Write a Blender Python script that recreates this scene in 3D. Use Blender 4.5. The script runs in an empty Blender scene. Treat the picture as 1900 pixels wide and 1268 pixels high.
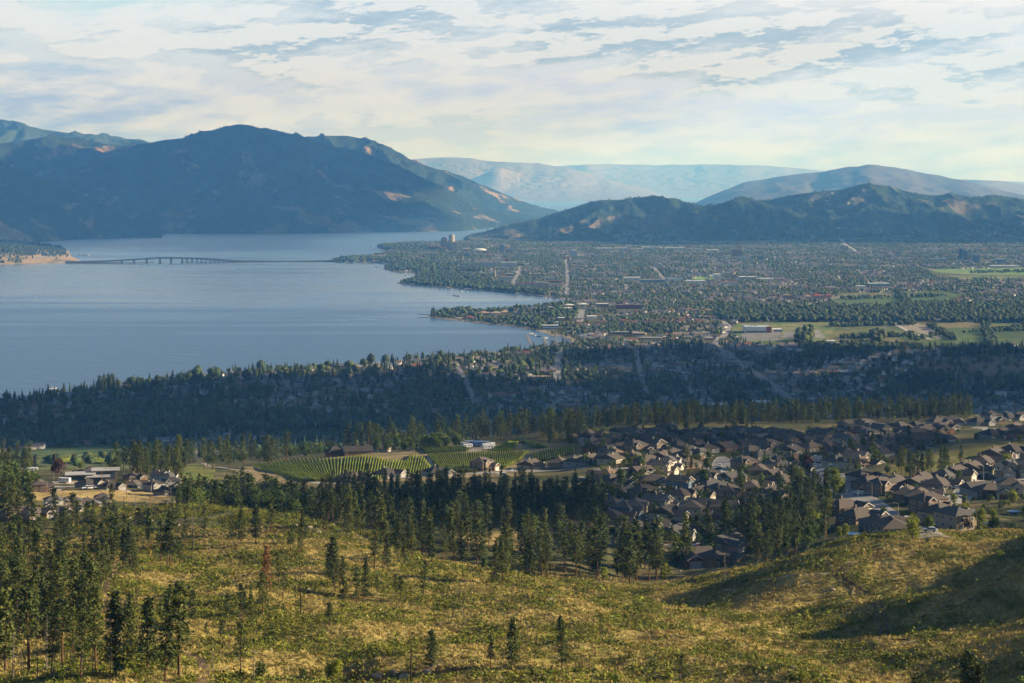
import bpy, math, random
import numpy as np
R = math.radians
scene = bpy.context.scene
COL = scene.collection
random.seed(7)
rng = np.random.default_rng(11)
# ---------------------------------------------------------------- camera
F = 3545.0          # focal length in pixels of the 1900 px wide photograph
VH = 342.0          # image row of the horizon
HC = 350.0          # eye height above the lake
cam_d = bpy.data.cameras.new('camera'); cam = bpy.data.objects.new('camera', cam_d); COL.objects.link(cam)
cam.location = (0, 0, HC); cam.rotation_euler = (R(90), 0, 0)
cam_d.sensor_width = 36; cam_d.lens = 36 * F / 1900; cam_d.shift_y = -(634 - VH) / 1900
cam_d.clip_start = 1; cam_d.clip_end = 200000
scene.camera = cam
# ---------------------------------------------------------------- light
SUN_EL, SUN_AZ = R(20), R(87)       # azimuth measured from straight ahead towards the right
SKY = 0.05; EXPO = 1.05
HAZE_DENSITY = 4.1e-5
scene.view_settings.view_transform = 'Standard'; scene.view_settings.look = 'None'
scene.view_settings.exposure = EXPO; scene.view_settings.gamma = 1
sl = bpy.data.lights.new('sun', 'SUN'); sun = bpy.data.objects.new('sun', sl); COL.objects.link(sun)
sl.energy = 5.0; sl.angle = R(0.5); sl.color = (1.0, 0.85, 0.62)
sun.rotation_euler = (R(90) - SUN_EL, 0, -SUN_AZ + math.pi)
sd = np.array([math.sin(SUN_AZ) * math.cos(SUN_EL), math.cos(SUN_AZ) * math.cos(SUN_EL), math.sin(SUN_EL)])  # towards the sun
import mathutils
sun.rotation_euler = mathutils.Vector(sd).to_track_quat('Z', 'Y').to_euler()
cy = scene.cycles
cy.use_denoising = True
try: cy.denoiser = 'OPENIMAGEDENOISE'; cy.denoising_input_passes = 'RGB_ALBEDO_NORMAL'; cy.denoising_prefilter = 'ACCURATE'
except Exception: pass
cy.max_bounces = 6; cy.diffuse_bounces = 2; cy.glossy_bounces = 2; cy.transmission_bounces = 2
cy.volume_bounces = 5; cy.transparent_max_bounces = 8
cy.sample_clamp_indirect = 6
# ---------------------------------------------------------------- node helpers
def mth(nt, op, a, b=None, c=None, clamp=False):
    n = nt.nodes.new('ShaderNodeMath'); n.operation = op; n.use_clamp = clamp
    for k, v in enumerate((a, b, c)):
        if v is None: continue
        if isinstance(v, (int, float)): n.inputs[k].default_value = v
        else: nt.links.new(v, n.inputs[k])
    return n.outputs[0]
def remap(nt, v, a, b, c=0.0, d=1.0, smooth=True):
    n = nt.nodes.new('ShaderNodeMapRange'); n.interpolation_type = 'SMOOTHSTEP' if smooth else 'LINEAR'
    nt.links.new(v, n.inputs[0])
    for k, x in zip((1, 2, 3, 4), (a, b, c, d)): n.inputs[k].default_value = x
    return n.outputs[0]
def mixc(nt, f, a, b, mode='MIX'):
    n = nt.nodes.new('ShaderNodeMix'); n.data_type = 'RGBA'; n.blend_type = mode
    for k, v in ((0, f), (6, a), (7, b)):
        if isinstance(v, (int, float)): n.inputs[k].default_value = v
        elif isinstance(v, tuple): n.inputs[k].default_value = (*v[:3], 1)
        else: nt.links.new(v, n.inputs[k])
    return n.outputs[2]
def noise(nt, vec, scale, detail=4, rough=0.55, dist=0.0):
    n = nt.nodes.new('ShaderNodeTexNoise'); n.inputs['Scale'].default_value = scale
    n.inputs['Detail'].default_value = detail; n.inputs['Roughness'].default_value = rough
    n.inputs['Distortion'].default_value = dist
    if vec is not None: nt.links.new(vec, n.inputs['Vector'])
    return n.outputs[0]
def comb(nt, x, y, z=0.0):
    n = nt.nodes.new('ShaderNodeCombineXYZ')
    for k, v in enumerate((x, y, z)):
        if isinstance(v, (int, float)): n.inputs[k].default_value = v
        else: nt.links.new(v, n.inputs[k])
    return n.outputs[0]
# ---------------------------------------------------------------- sky
w = bpy.data.worlds.new('World'); scene.world = w; w.use_nodes = True
nt = w.node_tree; nt.nodes.clear()
out = nt.nodes.new('ShaderNodeOutputWorld'); bg = nt.nodes.new('ShaderNodeBackground')
bg.inputs['Strength'].default_value = SKY; nt.links.new(bg.outputs[0], out.inputs[0])
st = nt.nodes.new('ShaderNodeTexSky'); st.sky_type = 'NISHITA'; st.sun_disc = False
st.sun_elevation = SUN_EL; st.sun_rotation = SUN_AZ; st.altitude = 700; st.air_density = 0.55; st.dust_density = 0.4
tc = nt.nodes.new('ShaderNodeTexCoord'); sp = nt.nodes.new('ShaderNodeSeparateXYZ'); nt.links.new(tc.outputs['Generated'], sp.inputs[0])
dx, dy, dz = sp.outputs
az = mth(nt, 'ARCTAN2', dx, dy)
hor = mth(nt, 'SQRT', mth(nt, 'ADD', mth(nt, 'MULTIPLY', dx, dx), mth(nt, 'MULTIPLY', dy, dy)))
el = mth(nt, 'DIVIDE', dz, mth(nt, 'MAXIMUM', hor, 0.02))
lift = mth(nt, 'ADD', mth(nt, 'MULTIPLY', el, 40.0), mth(nt, 'MULTIPLY', az, -2.6))
pv = comb(nt, mth(nt, 'MULTIPLY', az, 9.5), lift, 3.7)
pv2 = comb(nt, mth(nt, 'ADD', mth(nt, 'MULTIPLY', az, 9.5), 0.10), mth(nt, 'ADD', lift, 0.26), 3.7)
n1 = noise(nt, pv, 2.2, 12, 0.66, 0.1)
n2 = noise(nt, pv2, 2.2, 12, 0.66, 0.1)
big = noise(nt, comb(nt, mth(nt, 'MULTIPLY', az, 2.6), mth(nt, 'MULTIPLY', el, 9.0), 8.3), 1.6, 3, 0.5)
K = 1.0 / (SKY * 2 ** EXPO)
def kc(r, g, b): return (r * K, g * K, b * K)
side = remap(nt, az, -0.30, 0.26, 0, 1)
high = remap(nt, el, 0.012, 0.10, 0, 1)
base = mixc(nt, high, kc(0.31, 0.40, 0.84), kc(0.55, 0.76, 0.87))
base = mixc(nt, mth(nt, 'MULTIPLY', side, remap(nt, el, 0.0, 0.05, 0.2, 0.85)), base, kc(0.66, 0.74, 1.12))
thick = mth(nt, 'ADD', mth(nt, 'ADD', n1, mth(nt, 'MULTIPLY', big, 0.55)), remap(nt, el, 0.03, 0.085, -0.32, -0.155))
thick = mth(nt, 'ADD', thick, remap(nt, az, -0.24, -0.10, -0.15, 0.0))
veil = remap(nt, thick, 0.24, 0.58, 0, 1)          # bright cream cloud edge
core = remap(nt, thick, 0.34, 0.66, 0, 1)          # blue grey cloud base
lit = remap(nt, mth(nt, 'SUBTRACT', n2, n1), -0.05, 0.07, 1.0, 0.0)
shade = mth(nt, 'MULTIPLY', core, remap(nt, lit, 0.1, 0.9, 1.0, 0.25))
cc = mixc(nt, shade, kc(0.89, 0.92, 0.97), kc(0.39, 0.52, 0.69))
low = mixc(nt, veil, base, cc)
streak = noise(nt, comb(nt, mth(nt, 'MULTIPLY', az, 5.0), mth(nt, 'MULTIPLY', el, 62.0), 1.0), 1.5, 6, 0.55)
low = mixc(nt, mth(nt, 'MULTIPLY', remap(nt, streak, 0.45, 0.65), remap(nt, el, 0.02, 0.06, 0.30, 0.0)), low, kc(0.48, 0.62, 0.74))
topw = mth(nt, 'MULTIPLY', remap(nt, el, 0.075, 0.10), remap(nt, az, -0.05, 0.2))
low = mixc(nt, mth(nt, 'MULTIPLY', topw, 0.8), low, kc(0.93, 0.94, 1.0))
low = mixc(nt, mth(nt, 'MULTIPLY', remap(nt, el, 0.10, 0.20), 0.85), low, kc(0.40, 0.60, 0.92))
band = remap(nt, el, 0.22, 0.75, 1, 0)
front = remap(nt, mth(nt, 'ABSOLUTE', az), 0.42, 0.95, 1, 0.06)
fin = mixc(nt, mth(nt, 'MULTIPLY', band, front), st.outputs[0], low)
nt.links.new(fin, bg.inputs['Color'])
# ---------------------------------------------------------------- numpy noise
_perm = np.random.default_rng(5).permutation(4096)
_ang = np.random.default_rng(6).random(4096) * 2 * math.pi
def perlin(x, y):
    xi = np.floor(x).astype(np.int64); yi = np.floor(y).astype(np.int64); fx = x - xi; fy = y - yi
    def g(ix, iy, ax, ay):
        a = _ang[_perm[(ix + _perm[iy & 4095]) & 4095]]
        return np.cos(a) * ax + np.sin(a) * ay
    u = fx * fx * fx * (fx * (fx * 6 - 15) + 10); v = fy * fy * fy * (fy * (fy * 6 - 15) + 10)
    a = g(xi, yi, fx, fy); b = g(xi + 1, yi, fx - 1, fy); c = g(xi, yi + 1, fx, fy - 1); d = g(xi + 1, yi + 1, fx - 1, fy - 1)
    return ((a + u * (b - a)) * (1 - v) + (c + u * (d - c)) * v) * 1.5
def fbm(x, y, o=4, gain=0.5):
    x = np.asarray(x, float); y = np.asarray(y, float); s = 0; a = 1
    for k in range(o):
        s = s + a * perlin(x * 2 ** k + 17.3 * k, y * 2 ** k - 9.1 * k); a *= gain
    return s
def sstep(x, a, b):
    t = np.clip((np.asarray(x, float) - a) / (b - a), 0, 1); return t * t * (3 - 2 * t)
# ---------------------------------------------------------------- materials
MATS = {}
def mat(name, color, rough=0.8, var=0.0, vscale=1.0, spec=0.3, metal=0.0, attr=None, alpha=None, trans=0.0):
    if name in MATS: return MATS[name]
    m = bpy.data.materials.new(name); m.use_nodes = True; t = m.node_tree
    b = t.nodes['Principled BSDF']; b.inputs['Roughness'].default_value = rough
    b.inputs['Specular IOR Level'].default_value = spec; b.inputs['Metallic'].default_value = metal
    b.inputs['Base Color'].default_value = (*color, 1)
    src = None
    if attr:
        a = t.nodes.new('ShaderNodeAttribute'); a.attribute_name = attr
        src = mixc(t, 1.0, (*color,), a.outputs['Color'], 'MULTIPLY')
    if var:
        c = t.nodes.new('ShaderNodeTexCoord')
        f = remap(t, noise(t, c.outputs['Object'], vscale, 5, 0.6), 0.25, 0.75, 1 - var, 1 + var)
        g = comb(t, f, f, f)
        src = mixc(t, 1.0, src if src is not None else (*color,), g, 'MULTIPLY')
    if src is not None: t.links.new(src, b.inputs['Base Color'])
    if trans:   # thin leaves let some light through
        o = t.nodes['Material Output']; tr = t.nodes.new('ShaderNodeBsdfTranslucent'); mx = t.nodes.new('ShaderNodeMixShader')
        mx.inputs[0].default_value = trans
        if src is not None: t.links.new(src, tr.inputs[0])
        else: tr.inputs[0].default_value = (*color, 1)
        t.links.new(b.outputs[0], mx.inputs[1]); t.links.new(tr.outputs[0], mx.inputs[2]); t.links.new(mx.outputs[0], o.inputs[0])
    MATS[name] = m; return m
# ---------------------------------------------------------------- object helpers
def tag(o, label=None, cat=None, group=None, kind=None):
    if label: o['label'] = label
    if cat: o['category'] = cat
    if group: o['group'] = group
    if kind: o['kind'] = kind
    return o
def raw_mesh(name, V, Fq=None, Ft=None, mats=None, cols=None, mi=None, smooth=False):
    """mesh from numpy arrays: vertices, quads and / or triangles, per-vertex colours"""
    me = bpy.data.meshes.new(name); V = np.asarray(V, np.float32)
    nq = 0 if Fq is None else len(Fq); ntr = 0 if Ft is None else len(Ft)
    loops = np.concatenate([np.asarray(x, np.int32).ravel() for x in (Fq, Ft) if x is not None and len(x)])
    me.vertices.add(len(V)); me.vertices.foreach_set('co', V.ravel())
    me.loops.add(len(loops)); me.loops.foreach_set('vertex_index', loops)
    me.polygons.add(nq + ntr)
    ls = np.concatenate([np.arange(nq) * 4, nq * 4 + np.arange(ntr) * 3]).astype(np.int32)
    me.polygons.foreach_set('loop_start', ls)
    if mi is not None: me.polygons.foreach_set('material_index', np.asarray(mi, np.int32))
    if smooth: me.polygons.foreach_set('use_smooth', np.ones(nq + ntr, bool))
    for m in mats or []: me.materials.append(m)
    if cols is not None:
        a = me.color_attributes.new('tint', 'FLOAT_COLOR', 'POINT')
        c = np.ones((len(V), 4), np.float32); c[:, :3] = cols; a.data.foreach_set('color', c.ravel())
    me.update(calc_edges=True); me.validate(); return me
def obj(name, me, parent=None, loc=None, rz=0.0, scale=None):
    o = bpy.data.objects.new(name, me); COL.objects.link(o)
    if parent: o.parent = parent
    if loc is not None: o.location = loc
    if rz: o.rotation_euler = (0, 0, rz)
    if scale is not None: o.scale = scale if hasattr(scale, '__len__') else (scale,) * 3
    return o
class MB:
    """collects boxes, bars and faces, then links them as one mesh"""
    def __init__(s): s.v = []; s.f = []; s.m = []
    def poly(s, pts, m=0):
        k = len(s.v); s.v += [tuple(p) for p in pts]; s.f.append(tuple(range(k, k + len(pts)))); s.m.append(m)
    def box(s, x0, x1, y0, y1, z0, z1, m=0, bottom=True):
        k = len(s.v); s.v += [(x, y, z) for z in (z0, z1) for y in (y0, y1) for x in (x0, x1)]
        for f in ((0, 2, 3, 1), (4, 5, 7, 6), (0, 1, 5, 4), (1, 3, 7, 5), (3, 2, 6, 7), (2, 0, 4, 6)):
            s.f.append(tuple(k + i for i in f)); s.m.append(m)
    def bar(s, a, b, r0, r1=None, n=6, m=0):
        r1 = r0 if r1 is None else r1
        a = np.array(a, float); b = np.array(b, float); d = b - a; d /= max(np.linalg.norm(d), 1e-9)
        p = np.cross(d, (0, 0, 1) if abs(d[2]) < 0.9 else (1, 0, 0)); p /= np.linalg.norm(p); q = np.cross(d, p); k = len(s.v)
        for c, r in ((a, r0), (b, r1)):
            for i in range(n):
                t = 2 * math.pi * i / n; s.v.append(tuple(c + r * (math.cos(t) * p + math.sin(t) * q)))
        for i in range(n):
            j = (i + 1) % n; s.f.append((k + i, k + j, k + n + j, k + n + i)); s.m.append(m)
        s.f.append(tuple(k + n + i for i in range(n))); s.m.append(m); s.f.append(tuple(k + i for i in reversed(range(n)))); s.m.append(m)
    def mesh(s, name, *mats):
        me = bpy.data.meshes.new(name); me.from_pydata([tuple(map(float, p)) for p in s.v], [], s.f)
        for m in mats: me.materials.append(m)
        me.polygons.foreach_set('material_index', s.m); me.update(); return me
# ================================================================ GROUND
COLS = {
 -400: [(140,1780),(250,1450),(330,1300),(430,1200),(560,1105),(700,1020),(850,940),(1000,908),(1150,890),(1400,872),(1900,866),(2300,850)],
 0:   [(140,1760),(250,1440),(330,1290),(430,1190),(560,1100),(700,1012),(800,960),(850,950),(1000,908),(1150,885),(1400,868),(1900,866),(2300,850)],
 150: [(140,1760),(250,1435),(330,1288),(430,1185),(560,1098),(700,1015),(790,953),(860,957),(900,944),(1000,908),(1150,882),(1400,866),(1900,864),(2300,849)],
 330: [(140,1760),(250,1430),(330,1286),(440,1180),(560,1095),(690,1012),(780,962),(850,962),(900,948),(1000,912),(1150,882),(1400,862),(1900,860),(2300,846)],
 500: [(140,1755),(250,1425),(330,1284),(450,1172),(560,1090),(680,1010),(770,954),(820,972),(900,960),(1000,930),(1150,895),(1250,880),(1500,850),(1700,846),(1900,842),(2300,835)],
 600: [(140,1755),(250,1425),(330,1284),(460,1170),(560,1092),(670,1008),(730,973),(790,990),(880,968),(1000,932),(1150,896),(1250,880),(1500,842),(1650,838),(1900,840),(2300,832)],
 700: [(140,1750),(250,1420),(330,1280),(460,1170),(560,1097),(640,1040),(700,1005),(740,1022),(800,1000),(900,965),(1000,935),(1150,897),(1350,860),(1500,830),(1600,825),(1900,832),(2300,830)],
 850: [(140,1745),(250,1415),(330,1276),(470,1172),(560,1105),(630,1055),(680,1066),(750,1022),(820,987),(900,963),(1000,935),(1150,896),(1350,857),(1480,828),(1600,815),(1900,825),(2300,830)],
 1000:[(140,1745),(250,1412),(330,1272),(460,1175),(540,1112),(600,1075),(660,1088),(720,1047),(800,1007),(900,965),(1000,935),(1150,894),(1350,855),(1480,826),(1600,803),(1800,803),(2300,830)],
 1200:[(140,1745),(250,1412),(330,1274),(440,1185),(520,1128),(590,1083),(640,1108),(700,1092),(800,1040),(950,950),(1100,893),(1250,850),(1400,815),(1550,790),(1700,785),(2000,800),(2300,815)],
 1320:[(140,1745),(250,1412),(330,1275),(430,1195),(510,1130),(590,1064),(650,1088),(720,1072),(800,1040),(950,948),(1100,893),(1250,850),(1400,815),(1550,790),(1700,783),(2000,798),(2300,812)],
 1450:[(140,1745),(250,1412),(330,1278),(400,1215),(480,1140),(545,1080),(610,1026),(660,1048),(720,1052),(800,1020),(950,940),(1100,890),(1250,848),(1400,814),(1550,790),(1700,780),(2000,792),(2300,806)],
 1560:[(140,1745),(250,1412),(330,1280),(400,1215),(470,1145),(530,1090),(630,999),(670,1010),(750,1000),(850,952),(950,915),(1100,872),(1250,838),(1400,810),(1550,789),(1700,777),(2000,785),(2300,800)],
 1700:[(140,1745),(250,1412),(330,1275),(400,1213),(470,1130),(500,1102),(540,1092),(575,1052),(640,993),(690,993),(750,984),(850,943),(950,905),(1030,882),(1150,838),(1300,818),(1400,804),(1550,785),(1700,772),(2000,778),(2300,795)],
 1900:[(140,1745),(250,1412),(330,1280),(400,1210),(460,1140),(500,1113),(540,1103),(575,1050),(650,986),(710,988),(800,956),(900,915),(1000,878),(1100,838),(1200,815),(1300,806),(1450,789),(1600,773),(1750,765),(2000,770),(2300,788)],
 2200:[(140,1700),(250,1390),(330,1265),(400,1170),(460,1080),(500,1035),(540,1020),(575,1000),(650,970),(710,975),(800,945),(900,905),(1000,865),(1100,828),(1200,806),(1300,798),(1450,780),(1600,766),(1750,758),(2000,762),(2300,780)],  # off-frame ground, raised at middle distance to cast shade into the bowl
}
NU, NJ, U0, U1, D0, D1 = 900, 1050, -700.0, 2600.0, 140.0, 13600.0
ug = np.linspace(U0, U1, NU); lg = np.linspace(math.log(D0), math.log(D1), NJ); dg = np.exp(lg)
keys = sorted(COLS)
Zc = np.zeros((len(keys), NJ))
for i, k in enumerate(keys):
    a = np.array(COLS[k], float); z = HC - a[:, 0] * (a[:, 1] - VH) / F
    Zc[i] = np.interp(lg, np.log(a[:, 0]), z)
def gsm(a, s, ax):
    n = int(3 * s) + 1; k = np.exp(-0.5 * (np.arange(-n, n + 1) / s) ** 2); k /= k.sum()
    p = [(0, 0), (0, 0)]; p[ax] = (n, n); b = np.pad(a, p, mode='edge'); o = np.zeros_like(a)
    for i, wgt in enumerate(k): o += wgt * (b[i:i + a.shape[0], :] if ax == 0 else b[:, i:i + a.shape[1]])
    return o
Zt = np.stack([np.interp(ug, keys, Zc[:, j]) for j in range(NJ)], 1)        # NU x NJ
Zt = gsm(gsm(Zt, 10, 0), 5, 1)
UU, DD = np.meshgrid(ug, dg, indexing='ij')
XX = DD * (UU - 950) / F; YY = DD
def w0(u, v, z=0.0):     # point of the photograph on the level z
    D = (HC - z) * F / (v - VH); return np.array([D * (u - 950) / F, D])
SHORE = [(-900,806),(-300,772),(0,744),(70,736),(110,730),(190,719),(230,714),(280,705),(370,697),(450,690),(600,683),(700,676),(800,666),(900,657),(980,649),(1030,643),(1062,637),(1055,630),(1000,615),(950,606),(900,601),(860,597),(800,590),(793,586),(810,579),(850,577),(900,579),(950,574),(1000,568),(1060,560),(1040,554),(970,546),(900,540),(840,535),(780,530),(733,526),(765,520),(772,507),(730,504),(714,498),(740,492),(700,488),(640,487.5),(612,486),(618,482),(660,479),(706,475),(725,467),(700,459),(722,457),(770,453),(825,452),(870,450),(862,445),(872,437),(930,429),(985,415.5)]
shore = np.array([w0(u, v) for u, v in SHORE])
far_w = [(7000, 21000), (-20000, 21000), (-20000, 2500)]
lakep = np.vstack([shore, far_w])
PEN = np.array([w0(u, v) for u, v in [(-900,494),(0,491.5),(60,489.5),(120,488),(150,486.5),(146,482),(132,476),(128,466),(118,459),(70,456),(20,452),(-30,449),(-300,446),(-900,444)]])
def inside(P, x, y):
    r = np.zeros(x.shape, bool); n = len(P)
    for i in range(n):
        (xa, ya), (xb, yb) = P[i], P[(i + 1) % n]
        c = ((ya > y) != (yb > y)); r ^= c & (x < (xb - xa) * (y - ya) / (yb - ya + 1e-12) + xa)
    return r
def pdist(P, x, y, closed=True):
    d = np.full(x.shape, 1e9); n = len(P)
    for i in range(n if closed else n - 1):
        a, b = P[i], P[(i + 1) % n]; ab = b - a; L = (ab ** 2).sum() + 1e-9
        t = np.clip(((x - a[0]) * ab[0] + (y - a[1]) * ab[1]) / L, 0, 1)
        d = np.minimum(d, np.hypot(x - a[0] - t * ab[0], y - a[1] - t * ab[1]))
    return d
wob = fbm(XX / 120, YY / 120, 3) * 14
inl = inside(lakep, XX, YY); dl = pdist(shore, XX, YY, False) + wob
inp = inside(PEN, XX, YY); dpn = pdist(PEN, XX, YY) + wob * .6
dry = np.where(inl, -dl, dl)                        # metres inland
penz = np.where(inp, np.minimum(dpn * .11, 34 + 0 * dpn) + 1.2, -99)
plain = np.where(dry > 0, 1.2 + np.minimum(dry * 0.02, 9) + 18 * sstep(XX, 300, 2600) + 12 * sstep(YY, 7000, 11000), np.maximum(dry * .25, -5))
plain = np.where((dry > -60) & (dry < 4), np.clip(dry * .16, -5, 1.2), plain)
plain = np.where(penz > -50, penz, plain)
bluff = sstep(YY + fbm(XX / 60, YY / 200, 3) * 30, 2985, 3065) * sstep(XX, 560, 720) * (1 - sstep(YY, 3300, 3900)) * 40
plain = plain + bluff
mixp = sstep(DD, 2150, 2650)
rel = fbm(XX / 52, YY / 52, 4) * 3.0 * (1 - sstep(DD, 700, 1200) * .6) + fbm(XX / 9, YY / 9, 3) * .28 * (1 - sstep(DD, 800, 1500))
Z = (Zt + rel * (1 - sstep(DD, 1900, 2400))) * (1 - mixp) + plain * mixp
# --- gullies and ridges of the near slope, as soft ridgelines along their own course (image course -> distance -> place)
def course(pts): return np.array([[D * (u - 950) / F, D] for u, D in pts])
def add_line(pts, amp, wid, asym=0.0):
    global Z
    d = pdist(course(pts), XX, YY, False); Z = Z + amp * np.exp(-(d / wid) ** 2)
add_line([(1270,600),(1400,545),(1480,500),(1560,460),(1640,410),(1720,360),(1800,330)], -11, 31)
add_line([(2040,490),(2062,545),(2085,600)], 12, 24)  # unseen mound beyond the right edge, added to throw shade across the bowl
add_line([(1330,560),(1480,470),(1600,400),(1690,345)], 4.0, 24)
add_line([(1620,520),(1760,500),(1900,495),(2050,490)], 5.0, 18)
add_line([(1640,560),(1760,548),(1900,545),(2000,545)], -13, 28)
add_line([(560,395),(700,372),(850,362),(1000,368),(1150,375),(1250,380)], -7, 18)
add_line([(660,305),(750,300),(850,306)], 3.0, 14)
add_line([(330,720),(430,740),(500,765),(560,770)], 3.0, 30)
add_line([(120,790),(200,785),(300,785)], 4.0, 26)
add_line([(1600,1010),(1700,1060),(1800,1110),(1900,1150)], 5.0, 34)
def gz(x, y):
    x = np.asarray(x, float); y = np.asarray(y, float)
    a = np.clip((x / y * F + 950 - U0) / (U1 - U0) * (NU - 1), 0, NU - 1.001); b = np.clip((np.log(y) - lg[0]) / (lg[-1] - lg[0]) * (NJ - 1), 0, NJ - 1.001)
    i = a.astype(int); j = b.astype(int); fa = a - i; fb = b - j
    return (Z[i, j] * (1 - fa) + Z[i + 1, j] * fa) * (1 - fb) + (Z[i, j + 1] * (1 - fa) + Z[i + 1, j + 1] * fa) * fb
def hit(u, v):
    """ground point that shows at a point of the photograph"""
    a = min(max((u - U0) / (U1 - U0) * (NU - 1), 0), NU - 1.001); i = int(a); f = a - i
    z = Z[i] * (1 - f) + Z[i + 1] * f; vv = VH + (HC - z) * F / dg
    k = np.argmax(vv <= v)
    if vv[k] > v: k = NJ - 1
    if k > 0:
        t = (vv[k - 1] - v) / max(vv[k - 1] - vv[k], 1e-6); D = dg[k - 1] + (dg[k] - dg[k - 1]) * min(max(t, 0), 1)
    else: D = dg[0]
    return np.array([D * (u - 950) / F, D, float(gz(D * (u - 950) / F, D))])
def at(u, D): x = D * (u - 950) / F; return np.array([x, D, float(gz(x, D))])
def pix(p): return (950 + F * p[0] / p[1], VH + F * (HC - p[2]) / p[1])
# --- land cover
VV = VH + F * (HC - Z) / DD
def poly_px(pts): return inside(np.array(pts, float), UU, VV)
C = np.zeros(XX.shape + (3,))
patch = fbm(XX / 22, YY / 30, 4); fine = fbm(XX / 6, YY / 6, 3)
green = sstep(patch + .6 * fine + .35 * fbm(XX / 90, YY / 90, 2), -.38, .42)
def lerp(a, b, t): return np.asarray(a) + (np.asarray(b) - np.asarray(a)) * t[..., None]
dryc = lerp((.40, .32, .11), (.30, .24, .085), sstep(fbm(XX / 14, YY / 14, 3), -.4, .5))
grass = lerp(dryc, (.105, .125, .022), green * .5)
earth = lerp((.20, .135, .075), (.12, .085, .05), sstep(fine, -.5, .5))
C[:] = grass
rocky = sstep(fbm(XX / 30, YY / 30, 3), .0, .5) * poly_px([(60,940),(330,935),(650,960),(620,1010),(380,1010),(60,1030)])
C = lerp(C, earth, 0.75 * rocky)
C = np.where((poly_px([(640,1235),(900,1232),(1000,1262),(930,1300),(640,1300)]) & (fine > -.15))[..., None], earth * 1.3, C)
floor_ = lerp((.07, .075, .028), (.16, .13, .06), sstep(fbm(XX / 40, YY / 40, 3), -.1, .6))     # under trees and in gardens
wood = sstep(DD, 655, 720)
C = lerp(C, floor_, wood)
def paint(pts, c1, c2=None, sc=60.0, dmin=640):
    global C
    m = poly_px(pts) & (DD > dmin); c2 = c2 or c1
    C = np.where(m[..., None], lerp(c1, c2, sstep(fbm(XX / sc, YY / sc, 3), -.4, .4)), C)
paint([(0,922),(60,912),(230,908),(300,918),(335,928),(330,936),(200,928),(0,930)], (.42, .31, .13), (.34, .25, .10), 20)
paint([(840,990),(960,985),(1010,1002),(960,1022),(860,1018)], (.36,.27,.11), (.22,.18,.07), 14)
paint([(1600,890),(1700,850),(1900,818),(1990,812),(1990,860),(1900,845),(1800,870),(1700,898),(1640,905)], (.24,.20,.075), (.13,.13,.035), 40)
paint([(330,862),(400,862),(395,892),(330,892)], (.12,.16,.03), (.2,.19,.06), 12)
paint([(440,868),(640,846),(800,826),(1080,822),(1080,856),(960,884),(880,886),(780,892),(560,898),(440,898)], (.20,.165,.085), (.27,.21,.11), 25, 1000)
paint([(60,838),(300,838),(300,868),(60,872)], (.10,.13,.04), (.16,.16,.06), 25, 1000)
paint([(440,800),(540,795),(550,812),(440,816)], (.30,.22,.14), (.22,.16,.1), 30, 1500)
paint([(545,798),(720,792),(720,806),(545,812)], (.05,.09,.03), (.07,.12,.035), 30, 1500)
paint([(0,838),(300,820),(300,836),(0,850)], (.06,.11,.03), (.09,.13,.04), 50, 1800)
gf1, gf2 = (.10,.17,.045), (.16,.19,.06)
paint([(1560,545),(1740,541),(1800,548),(1760,560),(1600,566),(1540,562)], gf1, (.13,.19,.06), 120, 3000)
paint([(1720,500),(1900,497),(1990,497),(1990,512),(1800,510),(1740,506)], (.14,.25,.05), (.2,.26,.08), 200, 3000)
paint([(1760,512),(1990,513),(1990,522),(1780,518)], (.30,.25,.12), gf1, 120, 3000)
paint([(1370,600),(1560,596),(1700,596),(1900,600),(1990,610),(1990,640),(1700,644),(1500,640),(1380,634),(1350,612)], gf1, (.24,.22,.10), 70, 2800)
paint([(1545,620),(1650,612),(1700,628),(1580,636)], (.10,.20,.06), (.12,.2,.06), 50, 2800)
paint([(1560,608),(1640,605),(1660,611),(1590,615)], (.38,.31,.2), (.25,.22,.1), 40, 2800)
paint([(1452,617),(1520,613),(1532,628),(1450,628)], (.26,.25,.25), (.30,.29,.28), 40, 2800)
paint([(1378,618),(1448,616),(1446,632),(1366,632)], (.20,.2,.2), (.24,.24,.23), 40, 2800)
paint([(1380,636),(1500,634),(1530,644),(1400,648)], (.12,.19,.05), (.2,.2,.08), 60, 2800)
paint([(1640,598),(1700,600),(1790,632),(1740,628)], (.33,.30,.27), (.28,.24,.2), 40, 2800)
paint([(1740,618),(1990,612),(1990,640),(1760,636)], (.10,.18,.05), (.16,.2,.06), 90, 2800)
paint([(1660,752),(1740,752),(1740,760),(1660,760)], (.16,.27,.06), None, 60, 1800)
paint([(1100,764),(1200,762),(1200,768),(1100,770)], (.13,.2,.06), None, 60, 1800)
paint([(1255,673),(1285,672),(1285,679),(1253,680)], (.16,.24,.07), None, 60, 1800)
paint([(1285,514),(1325,514),(1325,520),(1285,520)], (.20,.34,.07), None, 60, 1800)
paint([(1680,664),(1990,650),(1990,712),(1800,708),(1700,700)], (.25,.19,.14), (.17,.14,.09), 40, 2800)
paint([(1040,425),(1500,432),(1420,452),(1060,448)], (.28,.22,.14), (.2,.17,.1), 150, 8000)
cell = ((np.floor((XX + .3 * YY) / 210).astype(int) * 7 + np.floor((YY - .2 * XX) / 170).astype(int) * 13) * 2654435761 % 97) / 97.0
pal = np.array([(.10,.17,.045), (.15,.20,.06), (.26,.23,.10), (.07,.11,.035), (.12,.19,.05), (.30,.25,.13), (.09,.14,.04)])
fm = poly_px([(1540,541),(1740,538),(1990,497),(1990,524),(1900,560),(1560,568)]) | (poly_px([(1560,596),(1990,600),(1990,642),(1700,646),(1540,640),(1470,646),(1372,646),(1372,634),(1530,634)]) & ~poly_px([(1640,598),(1700,600),(1790,632),(1740,628)]))
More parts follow.
